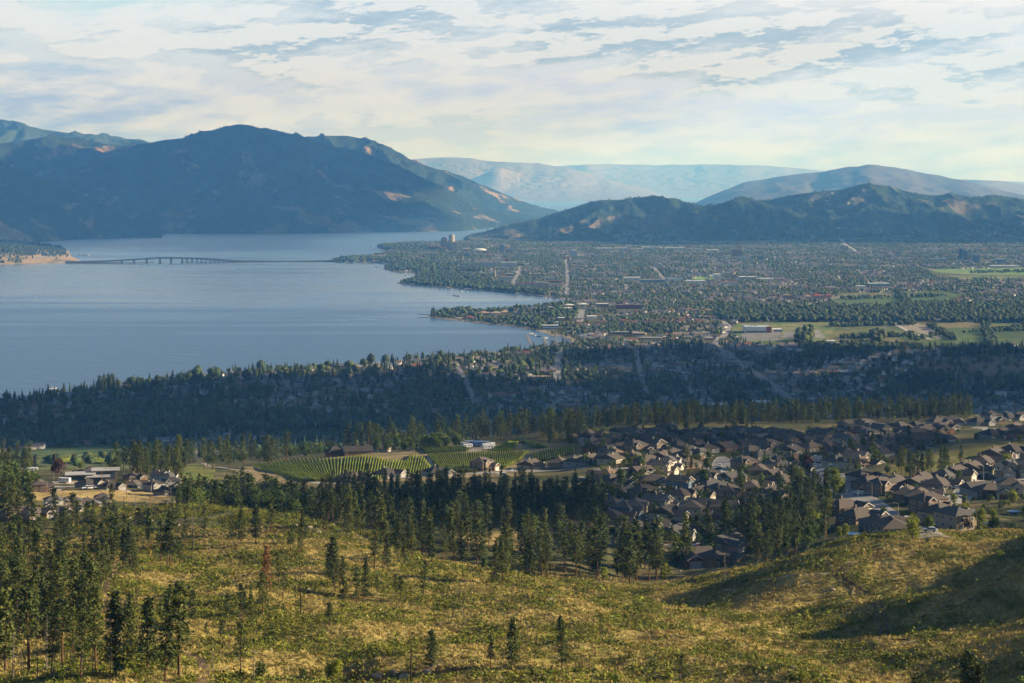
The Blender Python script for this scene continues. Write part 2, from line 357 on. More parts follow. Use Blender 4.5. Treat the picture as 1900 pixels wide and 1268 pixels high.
C = np.where((fm & (DD > 2800))[..., None], .55 * pal[(cell * 6.99).astype(int)] * .8 + .3 * C, C)
beach = (dry > -3) & (dry < 16) & (DD > 3500) & (YY < 9000)
C = np.where(beach[..., None], np.array((.36, .29, .20)), C)
pc = lerp((.36,.26,.14), (.12,.13,.06), sstep(fbm(XX / 90, YY / 90, 4) - .5 * sstep(XX, -2420, -2150) + .3, -.2, .5))
C = np.where((inp)[..., None], pc, C)
# --- mesh
V = np.stack([XX, YY, Z], -1).reshape(-1, 3)
ii, jj = np.meshgrid(np.arange(NU - 1), np.arange(NJ - 1), indexing='ij'); k = (ii * NJ + jj).ravel()
Q = np.stack([k, k + NJ, k + NJ + 1, k + 1], 1)
gm = bpy.data.materials.new('ground'); gm.use_nodes = True; t = gm.node_tree; b = t.nodes['Principled BSDF']
b.inputs['Roughness'].default_value = .95; b.inputs['Specular IOR Level'].default_value = .1
a = t.nodes.new('ShaderNodeAttribute'); a.attribute_name = 'tint'; tcn = t.nodes.new('ShaderNodeTexCoord')
f1 = remap(t, noise(t, tcn.outputs['Object'], 1.1, 6, .7), .3, .7, .62, 1.38); f2 = remap(t, noise(t, tcn.outputs['Object'], .12, 5, .6), .3, .7, .8, 1.2)
ff = mth(t, 'MULTIPLY', f1, f2); t.links.new(mixc(t, 1.0, a.outputs['Color'], comb(t, ff, ff, ff), 'MULTIPLY'), b.inputs['Base Color'])
bp = t.nodes.new('ShaderNodeBump'); bp.inputs['Strength'].default_value = .7; bp.inputs['Distance'].default_value = .5
t.links.new(noise(t, tcn.outputs['Object'], .9, 6, .7), bp.inputs['Height']); t.links.new(bp.outputs[0], b.inputs['Normal'])
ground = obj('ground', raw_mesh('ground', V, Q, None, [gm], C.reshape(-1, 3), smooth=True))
tag(ground, kind='structure')
# ---------------------------------------------------------------- lake
lm = bpy.data.materials.new('lake'); lm.use_nodes = True; t = lm.node_tree; b = t.nodes['Principled BSDF']
b.inputs['Base Color'].default_value = (.03, .085, .18, 1); b.inputs['Roughness'].default_value = .16; b.inputs['IOR'].default_value = 1.6
tcn = t.nodes.new('ShaderNodeTexCoord'); mp = t.nodes.new('ShaderNodeMapping'); t.links.new(tcn.outputs['Object'], mp.inputs[0])
mp.inputs['Scale'].default_value = (.6, 1.0, 1.0); mp.inputs['Rotation'].default_value = (0, 0, .5)
h1 = noise(t, mp.outputs[0], .035, 6, .62); h2 = noise(t, mp.outputs[0], .004, 4, .5)
wn = noise(t, mp.outputs[0], .0011, 5, .6, .4); sx_ = t.nodes.new('ShaderNodeSeparateXYZ'); t.links.new(tcn.outputs['Object'], sx_.inputs[0])
near = remap(t, mth(t, 'ADD', sx_.outputs[1], mth(t, 'MULTIPLY', sx_.outputs[0], .35)), 2400, 7000, .75, 0); farw = remap(t, sx_.outputs[1], 7000, 12000, 0, .55)
mp2 = t.nodes.new('ShaderNodeMapping'); t.links.new(tcn.outputs['Object'], mp2.inputs[0]); mp2.inputs['Scale'].default_value = (.16, 1.0, 1.0); mp2.inputs['Rotation'].default_value = (0, 0, -.12)
lane = remap(t, noise(t, mp2.outputs[0], .0045, 5, .6, .3), .40, .62, -.10, .10)
wind = remap(t, mth(t, 'ADD', mth(t, 'ADD', mth(t, 'ADD', wn, lane), near), farw), .42, 1.0, 0, 1)      # ruffled water near and far, calm between
bp = t.nodes.new('ShaderNodeBump'); bp.inputs['Distance'].default_value = 9.0
t.links.new(remap(t, wind, 0, 1, .12, .55, False), bp.inputs['Strength'])
t.links.new(mth(t, 'ADD', h1, mth(t, 'MULTIPLY', h2, .6)), bp.inputs['Height']); t.links.new(bp.outputs[0], b.inputs['Normal'])
t.links.new(remap(t, wind, 0, 1, .15, .36, False), b.inputs['Roughness'])
mb = MB(); mb.poly([(-52000, 800, 0), (52000, 800, 0), (52000, 62000, 0), (-52000, 62000, 0)])
tag(obj('lake_water', mb.mesh('lake_water', lm)), kind='structure')
# ================================================================ HILLS
hm = bpy.data.materials.new('hillside'); hm.use_nodes = True; t = hm.node_tree; b = t.nodes['Principled BSDF']
b.inputs['Roughness'].default_value = .95; b.inputs['Specular IOR Level'].default_value = .05
a = t.nodes.new('ShaderNodeAttribute'); a.attribute_name = 'tint'; tcn = t.nodes.new('ShaderNodeTexCoord')
ff = mth(t, 'MULTIPLY', remap(t, noise(t, tcn.outputs['Object'], .03, 6, .7), .3, .7, .55, 1.45), remap(t, noise(t, tcn.outputs['Object'], .004, 5, .65), .3, .7, .7, 1.3))
t.links.new(mixc(t, 1.0, a.outputs['Color'], comb(t, ff, ff, ff), 'MULTIPLY'), b.inputs['Base Color'])
bp = t.nodes.new('ShaderNodeBump'); bp.inputs['Strength'].default_value = .8; bp.inputs['Distance'].default_value = 14
t.links.new(noise(t, tcn.outputs['Object'], .02, 6, .7), bp.inputs['Height']); t.links.new(bp.outputs[0], b.inputs['Normal'])
HT = []      # tree sites on the hills
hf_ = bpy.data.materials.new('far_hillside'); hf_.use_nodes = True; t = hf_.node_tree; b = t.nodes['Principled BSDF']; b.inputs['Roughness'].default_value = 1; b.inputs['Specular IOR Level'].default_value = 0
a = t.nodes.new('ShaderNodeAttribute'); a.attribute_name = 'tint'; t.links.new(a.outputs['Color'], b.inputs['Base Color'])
def hill(name, ridge, Dr, Df, nu=420, nt_=150, rough=.30, gul=700.0, tan=.0, power=.8, seed=0.0, foot=None, ntree=0, th=14, forest=(.022, .036, .014), dryc=(.25, .175, .095), low=.0):
    r = np.array(ridge, float); u = np.linspace(r[0, 0], r[-1, 0], nu)
    v = np.interp(u, r[:, 0], r[:, 1]); ks = max(1, int(nu / 90)); v = np.convolve(np.pad(v, ks, mode='edge'), np.ones(2 * ks + 1) / (2 * ks + 1), 'valid')
    Drr = Dr + fbm(u / 160 + seed, u * 0 + seed, 3) * Dr * .035
    zr = HC - Drr * (v - VH) / F
    df = np.interp(u, [p[0] for p in foot], [p[1] for p in foot]) if foot else np.full(nu, float(Df))
    tt = np.concatenate([np.linspace(0, 1, nt_) , 1 + np.linspace(.03, .9, 30)])
    D = df[:, None] + (Drr - df)[:, None] * tt[None, :]
    X = D * ((u[:, None] - 950) / F); Y = D
    prof = np.where(tt <= 1, np.abs(np.minimum(tt, 1)) ** power, 1 - (tt - 1) * 1.05)[None, :]
    base = -8.0
    rid = 1 - np.abs(fbm(X / gul + seed * 3, Y / (gul * 1.6) + seed, 4)) * 1.6
    env = np.where(tt <= 1, np.sin(np.clip(tt, 0, 1) * math.pi * .94) ** .8, 0)[None, :]
    zz = base + (zr[:, None] - base) * (prof - rough * env * (1 - rid) * prof ** .5 )
    zz += fbm(X / 260 + seed, Y / 260, 4) * .035 * np.abs(zr[:, None]) * env
    q = fbm(X / 420 + seed, Y / 520 - seed, 5, .6) + .45 * (rid - .55) + low * (0.5 - tt[None, :])
    dryf = sstep(q, .42 - tan, .80 - tan)
    cc = np.asarray(forest)[None, None, :] + (np.asarray(dryc) - np.asarray(forest))[None, None, :] * dryf[..., None]
    n2 = tt.size
    ii, jj = np.meshgrid(np.arange(nu - 1), np.arange(n2 - 1), indexing='ij'); k = (ii * n2 + jj).ravel()
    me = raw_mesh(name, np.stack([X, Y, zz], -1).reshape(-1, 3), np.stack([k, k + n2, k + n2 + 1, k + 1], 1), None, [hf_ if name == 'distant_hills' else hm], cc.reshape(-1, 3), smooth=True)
    tag(obj(name, me), kind='structure')
    if ntree:
        a = rng.integers(0, nu, ntree * 3); c = rng.integers(0, nt_ + 2, ntree * 3)
        ok = (rng.random(ntree * 3) > dryf[a, c] * .96) & (zz[a, c] > 8)
        a, c = a[ok][:ntree], c[ok][:ntree]
        jx = rng.normal(0, 6, len(a)); HT.append(np.stack([X[a, c] + jx, Y[a, c], zz[a, c] - 1.5, th * rng.uniform(.6, 1.25, len(a))], 1))
    return u, tt, X, Y, zz
hill('hills', [(-500,205),(-200,212),(0,217),(60,232),(115,240),(128,242),(190,246),(240,254),(262,253),(280,262),(330,285),(420,330),(500,372)], 24500, 20500, rough=.2, seed=1.3, tan=-.25, forest=(.035,.055,.03))
hill('hills', [(-500,270),(0,262),(60,253),(95,249),(150,252),(200,263),(260,268),(320,290),(420,350),(460,380)], 20000, 15500, rough=.3, seed=2.1, tan=.0, gul=900)
hill('mountain', [(500,285),(560,250),(600,247),(645,247),(680,254),(720,267),(760,292),(800,308),(860,325),(900,345),(960,370),(1005,385),(1030,389),(1046,397),(1060,402)], 20500, 17800, rough=.3, seed=7.7, tan=-.1, foot=[(500,17500),(985,17800),(1060,20000)], ntree=2500)
hill('mountain', [(-150,350),(60,330),(100,312),(150,300),(200,288),(262,264),(300,255),(350,250),(380,240),(420,228),(450,224),(466,226),(500,240),(560,247),(600,262),(680,284),(760,315),(800,335),(850,360),(900,383),(950,404),(985,414)], 17200, 13200, 560, 200, rough=.26, seed=4.2, tan=-.10, gul=800, power=.74, dryc=(.17, .135, .09), foot=[(-150,13300),(100,13300),(560,13500),(860,14200),(985,16700)], ntree=9000, low=.55)
hill('hills', [(-600,250),(-200,270),(0,294),(30,312),(70,325),(120,345),(180,372),(250,408),(300,430)], 12800, 10900, rough=.3, seed=5.5, tan=-.22, gul=500, foot=[(-600,10500),(0,11000),(120,11900),(300,12750)], ntree=3000, low=.5)
hill('distant_hills', [(700,300),(780,294),(830,292),(870,293),(920,300),(1000,303),(1060,312),(1120,330),(1200,352),(1260,372)], 44000, 37800, rough=.07, seed=8.1, gul=2200, tan=-.4, forest=(.18, .155, .135))  # distant hills: forest colour paled to carry part of the haze
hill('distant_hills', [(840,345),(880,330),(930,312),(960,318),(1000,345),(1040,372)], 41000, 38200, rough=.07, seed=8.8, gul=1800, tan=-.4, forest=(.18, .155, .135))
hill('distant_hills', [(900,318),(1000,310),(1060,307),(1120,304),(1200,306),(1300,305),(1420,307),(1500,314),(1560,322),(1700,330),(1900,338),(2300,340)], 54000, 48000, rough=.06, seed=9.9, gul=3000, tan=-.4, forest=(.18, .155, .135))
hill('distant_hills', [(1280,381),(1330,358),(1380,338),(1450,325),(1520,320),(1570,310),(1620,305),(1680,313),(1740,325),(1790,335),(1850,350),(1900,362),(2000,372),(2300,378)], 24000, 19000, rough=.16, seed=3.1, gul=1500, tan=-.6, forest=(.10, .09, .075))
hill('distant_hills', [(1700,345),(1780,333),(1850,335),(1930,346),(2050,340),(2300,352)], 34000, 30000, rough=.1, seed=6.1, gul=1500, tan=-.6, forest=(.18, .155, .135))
# the long dry ridge behind the city
KN1 = hill('ridge', [(1400,372),(1440,368),(1480,358),(1530,352),(1565,349),(1605,338),(1650,342),(1690,355),(1730,361),(1770,357),(1810,365),(1850,360),(1900,368),(2000,366),(2300,380)], 13300, 10600, 460, 150, rough=.42, seed=12.4, tan=.14, gul=420, power=.95, ntree=4200, th=13, dryc=(.105,.088,.06), low=.25)
KN2 = hill('ridge', [(1280,392),(1310,380),(1340,377),(1375,363),(1400,369),(1440,382),(1490,396),(1560,415),(1620,430)], 12000, 10500, 260, 120, rough=.42, seed=14.9, tan=.1, gul=360, power=.95, ntree=2200, th=13, dryc=(.105,.088,.06), low=.25)
KN3 = hill('ridge', [(855,446),(880,436),(930,420),(965,412),(1000,405),(1040,391),(1085,377),(1115,369),(1150,369),(1180,365),(1210,361),(1250,367),(1290,377),(1330,388),(1400,402),(1480,420),(1560,440)], 12200, 10700, 460, 150, rough=.42, seed=13.7, tan=.22, gul=360, power=.85, foot=[(855,11900),(930,11300),(1050,10800),(1560,10700)], ntree=3200, th=13, dryc=(.115,.095,.065), low=.3)
# ================================================================ LABELS
LMK = [(495,1070,'the rust-red dying pine'),(762,1225,'the tall charred snag'),(205,1055,'the bend of the dirt path'),(510,965,'the rocky knoll'),
 (105,935,'the tan hayfield houses'),(890,1003,'the tan clearing in the woods'),(375,1225,'the path at the slope foot'),(1043,1210,'the lone slope pine'),
 (950,1075,'the crest of the grass slope'),(1250,1070,'the dip between the grass slopes'),(640,1090,'the middle of the slope'),(790,1090,'the pale grass crest'),
 (1560,1000,'the top of the right grass slope'),(1635,1110,'the twin-rut track'),(60,1230,'the dead trees at the corner'),(40,1110,'the dark left wood'),
 (1225,945,'the sunlit cul-de-sac'),(1330,845,'the straight cross street'),(1625,945,'the wide curving road'),(1720,870,'the pine clump on the hill'),(1800,900,'the upper side street'),
 (1450,940,'the wooded bank'),(1200,810,'the conifer belt'),(1085,830,'the edge of the vineyard'),(900,835,'the trailer yard'),(640,845,'the vineyard barn'),
 (880,930,'the dark conifer band'),(480,920,'the cottonwood grove'),(330,840,'the tall pines by the orchard'),(180,895,'the flat-roofed modern house'),(150,850,'the striped lower vineyard'),
 (60,900,'the big brown house'),(1680,985,'the dark blue house'),(1560,830,'the small gravel lane'),(1400,1000,'the shaded garden fence'),(1850,815,'the houses on the hilltop'),(1850,960,'the backyard pool'),
 (1035,690,'the straight lakeside street'),(1440,720,'the winding main road'),(700,740,'the dark lakeside wood'),(230,780,'the left shoreline'),(1800,720,'the bare bluff'),(1300,770,'the white warehouse roof'),(1600,760,'the pale sports field')]
ORD = ['first','second','third','fourth','fifth','sixth','seventh','eighth','ninth','tenth','eleventh','twelfth','thirteenth','fourteenth','fifteenth','sixteenth','seventeenth','eighteenth','nineteenth','twentieth']
def ordn(i):
    if i < 20: return ORD[i]
    tens = {2: 'twenty', 3: 'thirty', 4: 'forty', 5: 'fifty', 6: 'sixty', 7: 'seventy', 8: 'eighty', 9: 'ninety'}
    i += 1; d, r = divmod(i, 10)
    return (tens.get(d, 'hundred') + ('-' + ORD[r - 1] if r else 'th')).replace('tyth', 'tieth')
PEND = []
def later(o, what, cat, group, p):   # label given once everything of its kind stands
    u, v = pix(p); o['category'] = cat; o['group'] = group; PEND.append((o, what, u, v))
def give_labels():
    d = {}
    for o, what, u, v in PEND:
        k = min(LMK, key=lambda l: math.hypot(u - l[0], (v - l[1]) * 2)); du, dv = u - k[0], (v - k[1]) * 2
        rel = 'beside' if math.hypot(du, dv) < 22 else ('left of' if du < 0 else 'right of') if abs(du) > abs(dv) else ('behind' if dv < 0 else 'in front of')
        d.setdefault((what, rel, k[2]), []).append((u, v, o))
    for (what, rel, lm), L in d.items():
        if len(L) == 1: L[0][2]['label'] = f'{what} {rel} {lm}'; continue
        L.sort(key=lambda x: x[0])
        for i, (u, v, o) in enumerate(L):
            e = 'leftmost' if i == 0 else 'rightmost' if i == len(L) - 1 else ordn(i) + ' from the left'
            lab = f'{what} {rel} {lm}, {e}'; o['label'] = lab if len(lab.replace('-', ' ').split()) <= 16 else f"{' '.join(what.split()[-3:])} {rel} {lm}, {e.replace(' from the left', ' from left')}"
# ================================================================ TREES
BARK = mat('pine_bark', (.13, .075, .045), .9, .3, 3.0, .1)
DEAD = mat('dead_wood', (.20, .17, .14), .9, .35, 3.0, .1)
CHAR = mat('charred_wood', (.045, .036, .03), .9, .4, 3.0, .1)
def leafmat(name, col, trans=.12, attr=None, rv=.35):
    m = mat(name, col, .75, .30, .9, .18, attr=attr, trans=trans); t = m.node_tree; b = t.nodes['Principled BSDF']
    if not attr:
        oi = t.nodes.new('ShaderNodeObjectInfo'); f = remap(t, oi.outputs['Random'], 0, 1, 1 - rv, 1 + rv, False)
        src = b.inputs['Base Color'].links[0].from_socket; c = mixc(t, 1.0, src, comb(t, mth(t, 'POWER', f, 1.25), f, mth(t, 'POWER', f, .8)), 'MULTIPLY')
        t.links.new(c, b.inputs['Base Color'])
        for n in t.nodes:
            if n.type == 'BSDF_TRANSLUCENT': t.links.new(c, n.inputs[0])
    return m
NEEDLE = leafmat('pine_needles', (.088, .108, .025)); DRYN = leafmat('dry_needles', (.24, .115, .05))
LEAF = leafmat('leaves', (.095, .135, .025), .2); YLEAF = leafmat('bright_leaves', (.22, .25, .03), .3); RLEAF = leafmat('red_leaves', (.055, .022, .018), .15)
TINT = leafmat('mixed_foliage', (1, 1, 1), .12, 'tint')
def quads(cen, size, q, r, flat=.35):
    """q random leaf quads round each centre"""
    n = len(cen) * q; c = np.repeat(cen, q, 0) + r.normal(0, 1, (n, 3)) * np.repeat(size, q)[:, None] * .42
    s = np.repeat(size, q) * r.uniform(.55, 1.1, n)
    nz = r.normal(0, 1, (n, 3)); nz[:, 2] += flat * np.sign(nz[:, 2]) * 2; nz /= np.linalg.norm(nz, axis=1)[:, None]
    a = np.cross(nz, r.normal(0, 1, (n, 3))); a /= np.linalg.norm(a, axis=1)[:, None]; b = np.cross(nz, a)
    a *= s[:, None] * .5; b *= (s * r.uniform(.45, .8, n))[:, None] * .5
    V = np.stack([c - a - b * .6, c + a * .2 - b, c + a + b * .5, c - a * .3 + b], 1).reshape(-1, 3)
    return V, np.arange(n * 4).reshape(-1, 4)
def pine_shape(seed, h, cb, rad, levels=17, nb=5, tufts=4, q=5, size=.62, conic=.8, gap=.15):
    r = np.random.default_rng(seed); cen, br = [], []
    lean = r.normal(0, .012, 2)
    for i in range(levels):
        t = (i + r.uniform(0, .8)) / levels; z = h * (cb + (1 - cb) * t * .97)
        L = rad * ((1 - t) ** conic) * min(1, .55 + t * 2.2) * r.uniform(.7, 1.15) + .25
        for k in range(max(3, int(nb * (1.15 - .5 * t)))):
            if r.random() < gap: continue
            a = r.uniform(0, 2 * math.pi); l = L * r.uniform(.6, 1.12); up = r.uniform(-.22, .12) + .35 * t
            br.append((z, a, l, up))
            for s in np.linspace(.4, 1, tufts):
                cen.append((math.cos(a) * l * s + lean[0] * z, math.sin(a) * l * s + lean[1] * z, z + up * l * s - .12 * l * s * s, 1 - .35 * s * (1 - t)))
    cen.append((lean[0] * h, lean[1] * h, h * .985, .6))
    cen = np.array(cen); return quads(cen[:, :3], cen[:, 3] * size, q, r) + (br, lean)
def trunk_mb(h, r0, lean, br=(), rnd=None, n=6, m=0, frac=.95, stick=.035):
    mb = MB(); P = [(lean[0] * z, lean[1] * z, z) for z in (-.8, h * .3, h * .65, h * frac)]; rr = (r0, r0 * .8, r0 * .5, r0 * .14)
    for i in range(3): mb.bar(P[i], P[i + 1], rr[i], rr[i + 1], n, m)
    for z, a, l, up in br: mb.bar((lean[0] * z, lean[1] * z, z), (math.cos(a) * l * .8 + lean[0] * z, math.sin(a) * l * .8 + lean[1] * z, z + up * l * .8), stick, stick * .4, 3, m)
    return mb
PINES = []
for i, (h, cb, rad, lv, nb, gap, cn) in enumerate([(17,.20,3.3,21,7,.12,.75),(16,.32,3.0,17,6,.18,.65),(19,.24,3.6,23,7,.14,.8),(15,.15,3.1,19,7,.1,.85),(18,.36,3.0,17,6,.2,.55),(14,.28,2.4,16,5,.28,.7),(20,.12,3.8,25,7,.08,.95),(17,.42,2.7,14,6,.22,.5)]):
    V, Fq, br, ln = pine_shape(100 + i, h, cb, rad, lv, nb, 4, 5, .78, cn, gap)
    r = random.Random(i); stubs = [(h * cb * r.uniform(.45, 1), r.uniform(0, 6.28), r.uniform(.4, 1.3), r.uniform(-.2, .1)) for _ in range(9)]
    PINES.append((h, raw_mesh('pine_trunk', *[np.array(x) for x in [[(0, 0, 0)]]], None, None) if False else trunk_mb(h, .020 * h * .75, ln, br[::2] + stubs).mesh('pine_trunk', BARK), raw_mesh('pine_crown', V, Fq, None, [NEEDLE])))
V, Fq, br, ln = pine_shape(131, 17, .22, 2.4, 18, 6, 4, 5, .7, .7, .15)
DYING = (17, trunk_mb(17, .2, ln, br).mesh('dying_pine_trunk', BARK), raw_mesh('dying_pine_crown', V, Fq, None, [DRYN]))
def broad_shape(seed, h, rad, n=70, q=12, size=.55, cb=.22, lobes=7, tall=1.0):
    r = np.random.default_rng(seed); cz = h * (cb + (1 - cb) / 2); hz = h * (1 - cb) / 2; L = []
    for k in range(lobes):
        a = r.uniform(0, 6.28); d = rad * r.uniform(.15, .55); z = cz + r.uniform(-.6, .55) * hz; L.append((math.cos(a) * d, math.sin(a) * d, z, r.uniform(.42, .62)))
    L.append((0, 0, cz + hz * .45, .5)); cen = []
    for i in range(n):
        l = L[r.integers(len(L))]; d = r.normal(0, 1, 3); d /= np.linalg.norm(d); s = l[3] * r.uniform(.6, 1.0) ** .5
        cen.append((l[0] + d[0] * rad * s, l[1] + d[1] * rad * s, min(l[2] + d[2] * hz * s, h)))
    cen = np.array(cen); return quads(cen, np.full(len(cen), size), q, r, .2)
BROAD = []
for i, (h, rad) in enumerate([(9, 3.4), (8, 3.0), (10, 3.2), (9, 2.4)]):
    V, Fq = broad_shape(300 + i, h, rad, 95, 10, .85)
    r = random.Random(40 + i); brs = [(h * r.uniform(.2, .55), r.uniform(0, 6.28), rad * r.uniform(.4, .8), r.uniform(.5, 1.0)) for _ in range(7)]
    tm = trunk_mb(h, .20, (0.01, 0), brs, n=6, frac=.8, stick=.08).mesh('broadleaf_trunk', DEAD)
    BROAD.append((h, tm, [raw_mesh('broadleaf_crown', V, Fq, None, [m]) for m in (LEAF, YLEAF, RLEAF)]))
V, Fq = broad_shape(350, 14, 2.6, 120, 10, .8, .10, 8); POPLAR = (14, trunk_mb(14, .2, (0, 0.01), [], frac=.8).mesh('poplar_trunk', DEAD), raw_mesh('poplar_crown', V, Fq, None, [LEAF]))
NPINE = [0]; NBROAD = [0]
def empty(name, loc, rz=0.0, s=1.0):
    o = bpy.data.objects.new(name, None); COL.objects.link(o); o.location = loc; o.rotation_euler = (0, 0, rz); o.scale = (s, s, s); return o
def put_pine(p, h, group, kind=None, what=None):
    k = random.randrange(len(PINES)) if kind is None else kind; H, tm, cm = PINES[k]; s = h / H
    e = empty('pine_tree', p, random.uniform(0, 6.28), s); obj('trunk', tm, e); obj('crown', cm, e); NPINE[0] += 1
    e.rotation_euler[0] = random.gauss(0, .028); e.rotation_euler[1] = random.gauss(0, .028); q = random.uniform(.85, 1.22); e.scale = (s * q, s * random.uniform(.9, 1.1) * q, s)
    adj = 'tall' if h > 18 else 'small' if h < 10 else 'mid-height'
    kindw = ('dense', 'open', 'dense', 'full', 'high-crowned', 'sparse', 'broad conical', 'thin-topped')[k]
    later(e, what or f'{adj} {kindw} pine', 'pine tree', group, p); return e
def put_broad(p, h, group, kind=None, col=0, what=None):
    k = random.randrange(len(BROAD)) if kind is None else kind
    e = empty('broadleaf_tree', p, random.uniform(0, 6.28), 1)
    H, tm, cms = BROAD[k]; s = h / H; e.scale = (s, s, s); obj('trunk', tm, e); obj('crown', cms[col], e); NBROAD[0] += 1
    later(e, what or ('small ' if h < 5 else 'tall ' if h > 11 else '') + ('green', 'yellow-green', 'dark red')[col] + ' leafy tree', 'tree', group, p); return e
# -- the pines one can pick out on the near slope: column, row of the foot, height in pixels
FG = [(503,989,64),(475,1008,71),(449,1006,62),(562,1011,66),(601,981,49),(539,1024,50),(557,1028,40),(379,1009,71),(343,1011,54),(316,1055,104),(310,1055,88),(276,1018,62),(239,1040,86),(252,1077,54),(175,1050,88),(197,1050,69),(210,1040,89),(333,1051,54),(136,1122,84),(158,1088,44),(72,1102,135),(34,1129,128),(24,1109,135),(15,1163,81),(116,1233,128),(54,1250,165),(135,1210,84),(178,1247,158),(162,1173,84),(215,1257,158),(247,1232,116),(236,1203,101),(273,1243,131),(306,1264,168),(315,1159,77),(332,1264,185),(359,1169,74),(382,1186,34),(409,1196,49),(419,1156,57),(446,1153,71),(453,1142,44),(466,1163,74),(446,1257,108),(488,1144,82),(517,1089,64),(525,1112,62),(611,1161,45),(621,1089,91),(608,1068,40),(638,1115,81),(662,1122,72),(678,1111,78),(700,1108,41),(734,1109,45),(743,1114,47),(785,1112,72),(622,1068,72),(612,1069,63),(695,1055,80),(718,1053,62),(752,1051,55),(738,1041,72),(765,1040,68),(802,1046,79),(782,1035,61),(918,1084,83),(933,1081,85),(940,1074,73),(612,1162,46),(796,1247,80),(910,1244,68),(950,1244,97),(1043,1245,102),(1263,1266,55),(1702,1300,130),(1722,1305,110),(1796,1300,142),(1812,1302,120),(140,1095,90),(95,1140,110),(60,1180,120),(10,1245,150),(95,1260,120),(150,1262,130),(200,1000,60),(120,1010,62),(165,990,60)]
for u, vb, hp in FG:
    p = hit(u, vb) if vb < 1268 else at(u, 318 if u < 1760 else 300)
    h = min(max(hp * p[1] / F * 1.03, 3.5), 26); put_pine(p - np.array((0, 0, .3)), h, 'pines on the near grass slope', kind=None if hp > 60 else random.choice([1, 4, 5, 5, 7]))
u, vb = 495, 1112; p = hit(u, vb); s = 101 * p[1] / F / 17
e = empty('pine_tree', p, 1.0, s); obj('trunk', DYING[1], e); obj('crown', DYING[2], e); tag(e, 'dying pine with rust-red needles on the grass slope', 'pine tree', 'pines on the near grass slope')
# -- dead trees
SNAGS = []
for i in range(5):
    r = random.Random(60 + i); h = 10; br = [(h * r.uniform(.3, .97), r.uniform(0, 6.28), r.uniform(.3, 1.5) * (1.1 - .0), r.uniform(-.5, .25)) for _ in range((8, 26, 14, 34, 20)[i])]
    SNAGS.append(trunk_mb(h, .17, (r.uniform(-.03, .03), r.uniform(-.03, .03)), br, n=6, frac=1.0, stick=.045).mesh('dead_tree_trunk', CHAR if i in (0, 2) else DEAD))
for k, (u, vb, hp, kind) in enumerate([(762,1268,101,0),(677,1261,53,1),(666,1259,24,0),(558,1141,87,0),(358,1021,70,1),(471,1267,70,3),(1280,1266,46,3),(1262,1262,40,1),(24,1262,90,3),(70,1264,70,1),(86,1250,110,3),(40,1258,60,4),(100,1262,66,3),(172,1256,70,4),(205,1262,80,2),(150,1250,76,1),(395,1248,60,3),(992,1238,34,1),(450,1172,60,0),(475,1185,50,2),(857,1062,26,2),(846,1052,22,0),(828,1045,26,2),(872,1070,24,0),(548,1112,40,2),(1345,1085,62,1),(1720,1290,60,2),(1244,1160,14,0),(870,1114,22,0),(286,985,52,0),(252,975,60,1),(230,968,46,2),(316,960,56,3)]):
    p = hit(u, vb) if vb < 1268 else at(u, 330); h = hp * p[1] / F
    o = obj('dead_tree', SNAGS[kind], None, p, random.uniform(0, 6.28), h / 10)
    later(o, ('tall ' if hp > 60 else 'short ') + ('charred bare snag', 'grey bare snag with twigs', 'broken charred snag', 'bleached twiggy dead tree', 'grey dead tree')[kind], 'dead tree', 'dead trees on the slope', p)
# -- leafy trees and bushes by hand
for u, vb, hp, col in [(624,1264,44,1),(610,1262,34,0),(560,1262,26,0),(432,1268,30,1),(480,1262,40,0),(1491,1266,26,1),(1432,1258,24,1),(1468,1262,18,0),(1510,1264,20,1),(970,1062,36,1),(1010,1068,24,1),(1120,1078,30,1),(1145,1070,44,0),(1105,1060,40,0),(940,1065,26,1),(900,1058,30,0),(1235,1075,34,1),(1258,1040,52,1),(1172,1015,32,1),(1600,1030,16,1),(1612,1034,18,1),(1856,1047,28,1),(1721,1009,14,0),(1546,912,50,1),(1555,915,40,1),(1570,998,30,1),(1556,1000,26,1),(1640,968,32,0),(1694,1000,52,1),(1725,985,34,0),(1707,968,24,1),(1818,985,46,1),(1842,962,22,1),(1870,882,46,1),(1880,934,30,1),(1770,940,28,1),(1790,938,24,0),(1660,890,18,0),(1510,985,46,1),(1525,990,38,0),(1495,960,44,1),(1400,975,46,1),(1385,960,40,0),(1480,1010,30,1),(1305,905,40,0),(1150,905,40,0),(1118,920,26,0),(1310,872,26,0),(1275,836,16,1),(1352,852,14,0),(150,872,18,0),(52,877,24,1),(108,885,40,2),(200,882,26,1),(214,880,30,0),(1500,880,40,2),(1580,850,30,0),(1875,1310,108,0),(1898,1312,130,0)]:
    p = hit(u, vb) if vb < 1268 else at(u, 295); h = max(hp * p[1] / F, 1.6)
    put_broad(p - np.array((0, 0, h * .12)), h, 'leafy trees and bushes', None, col)
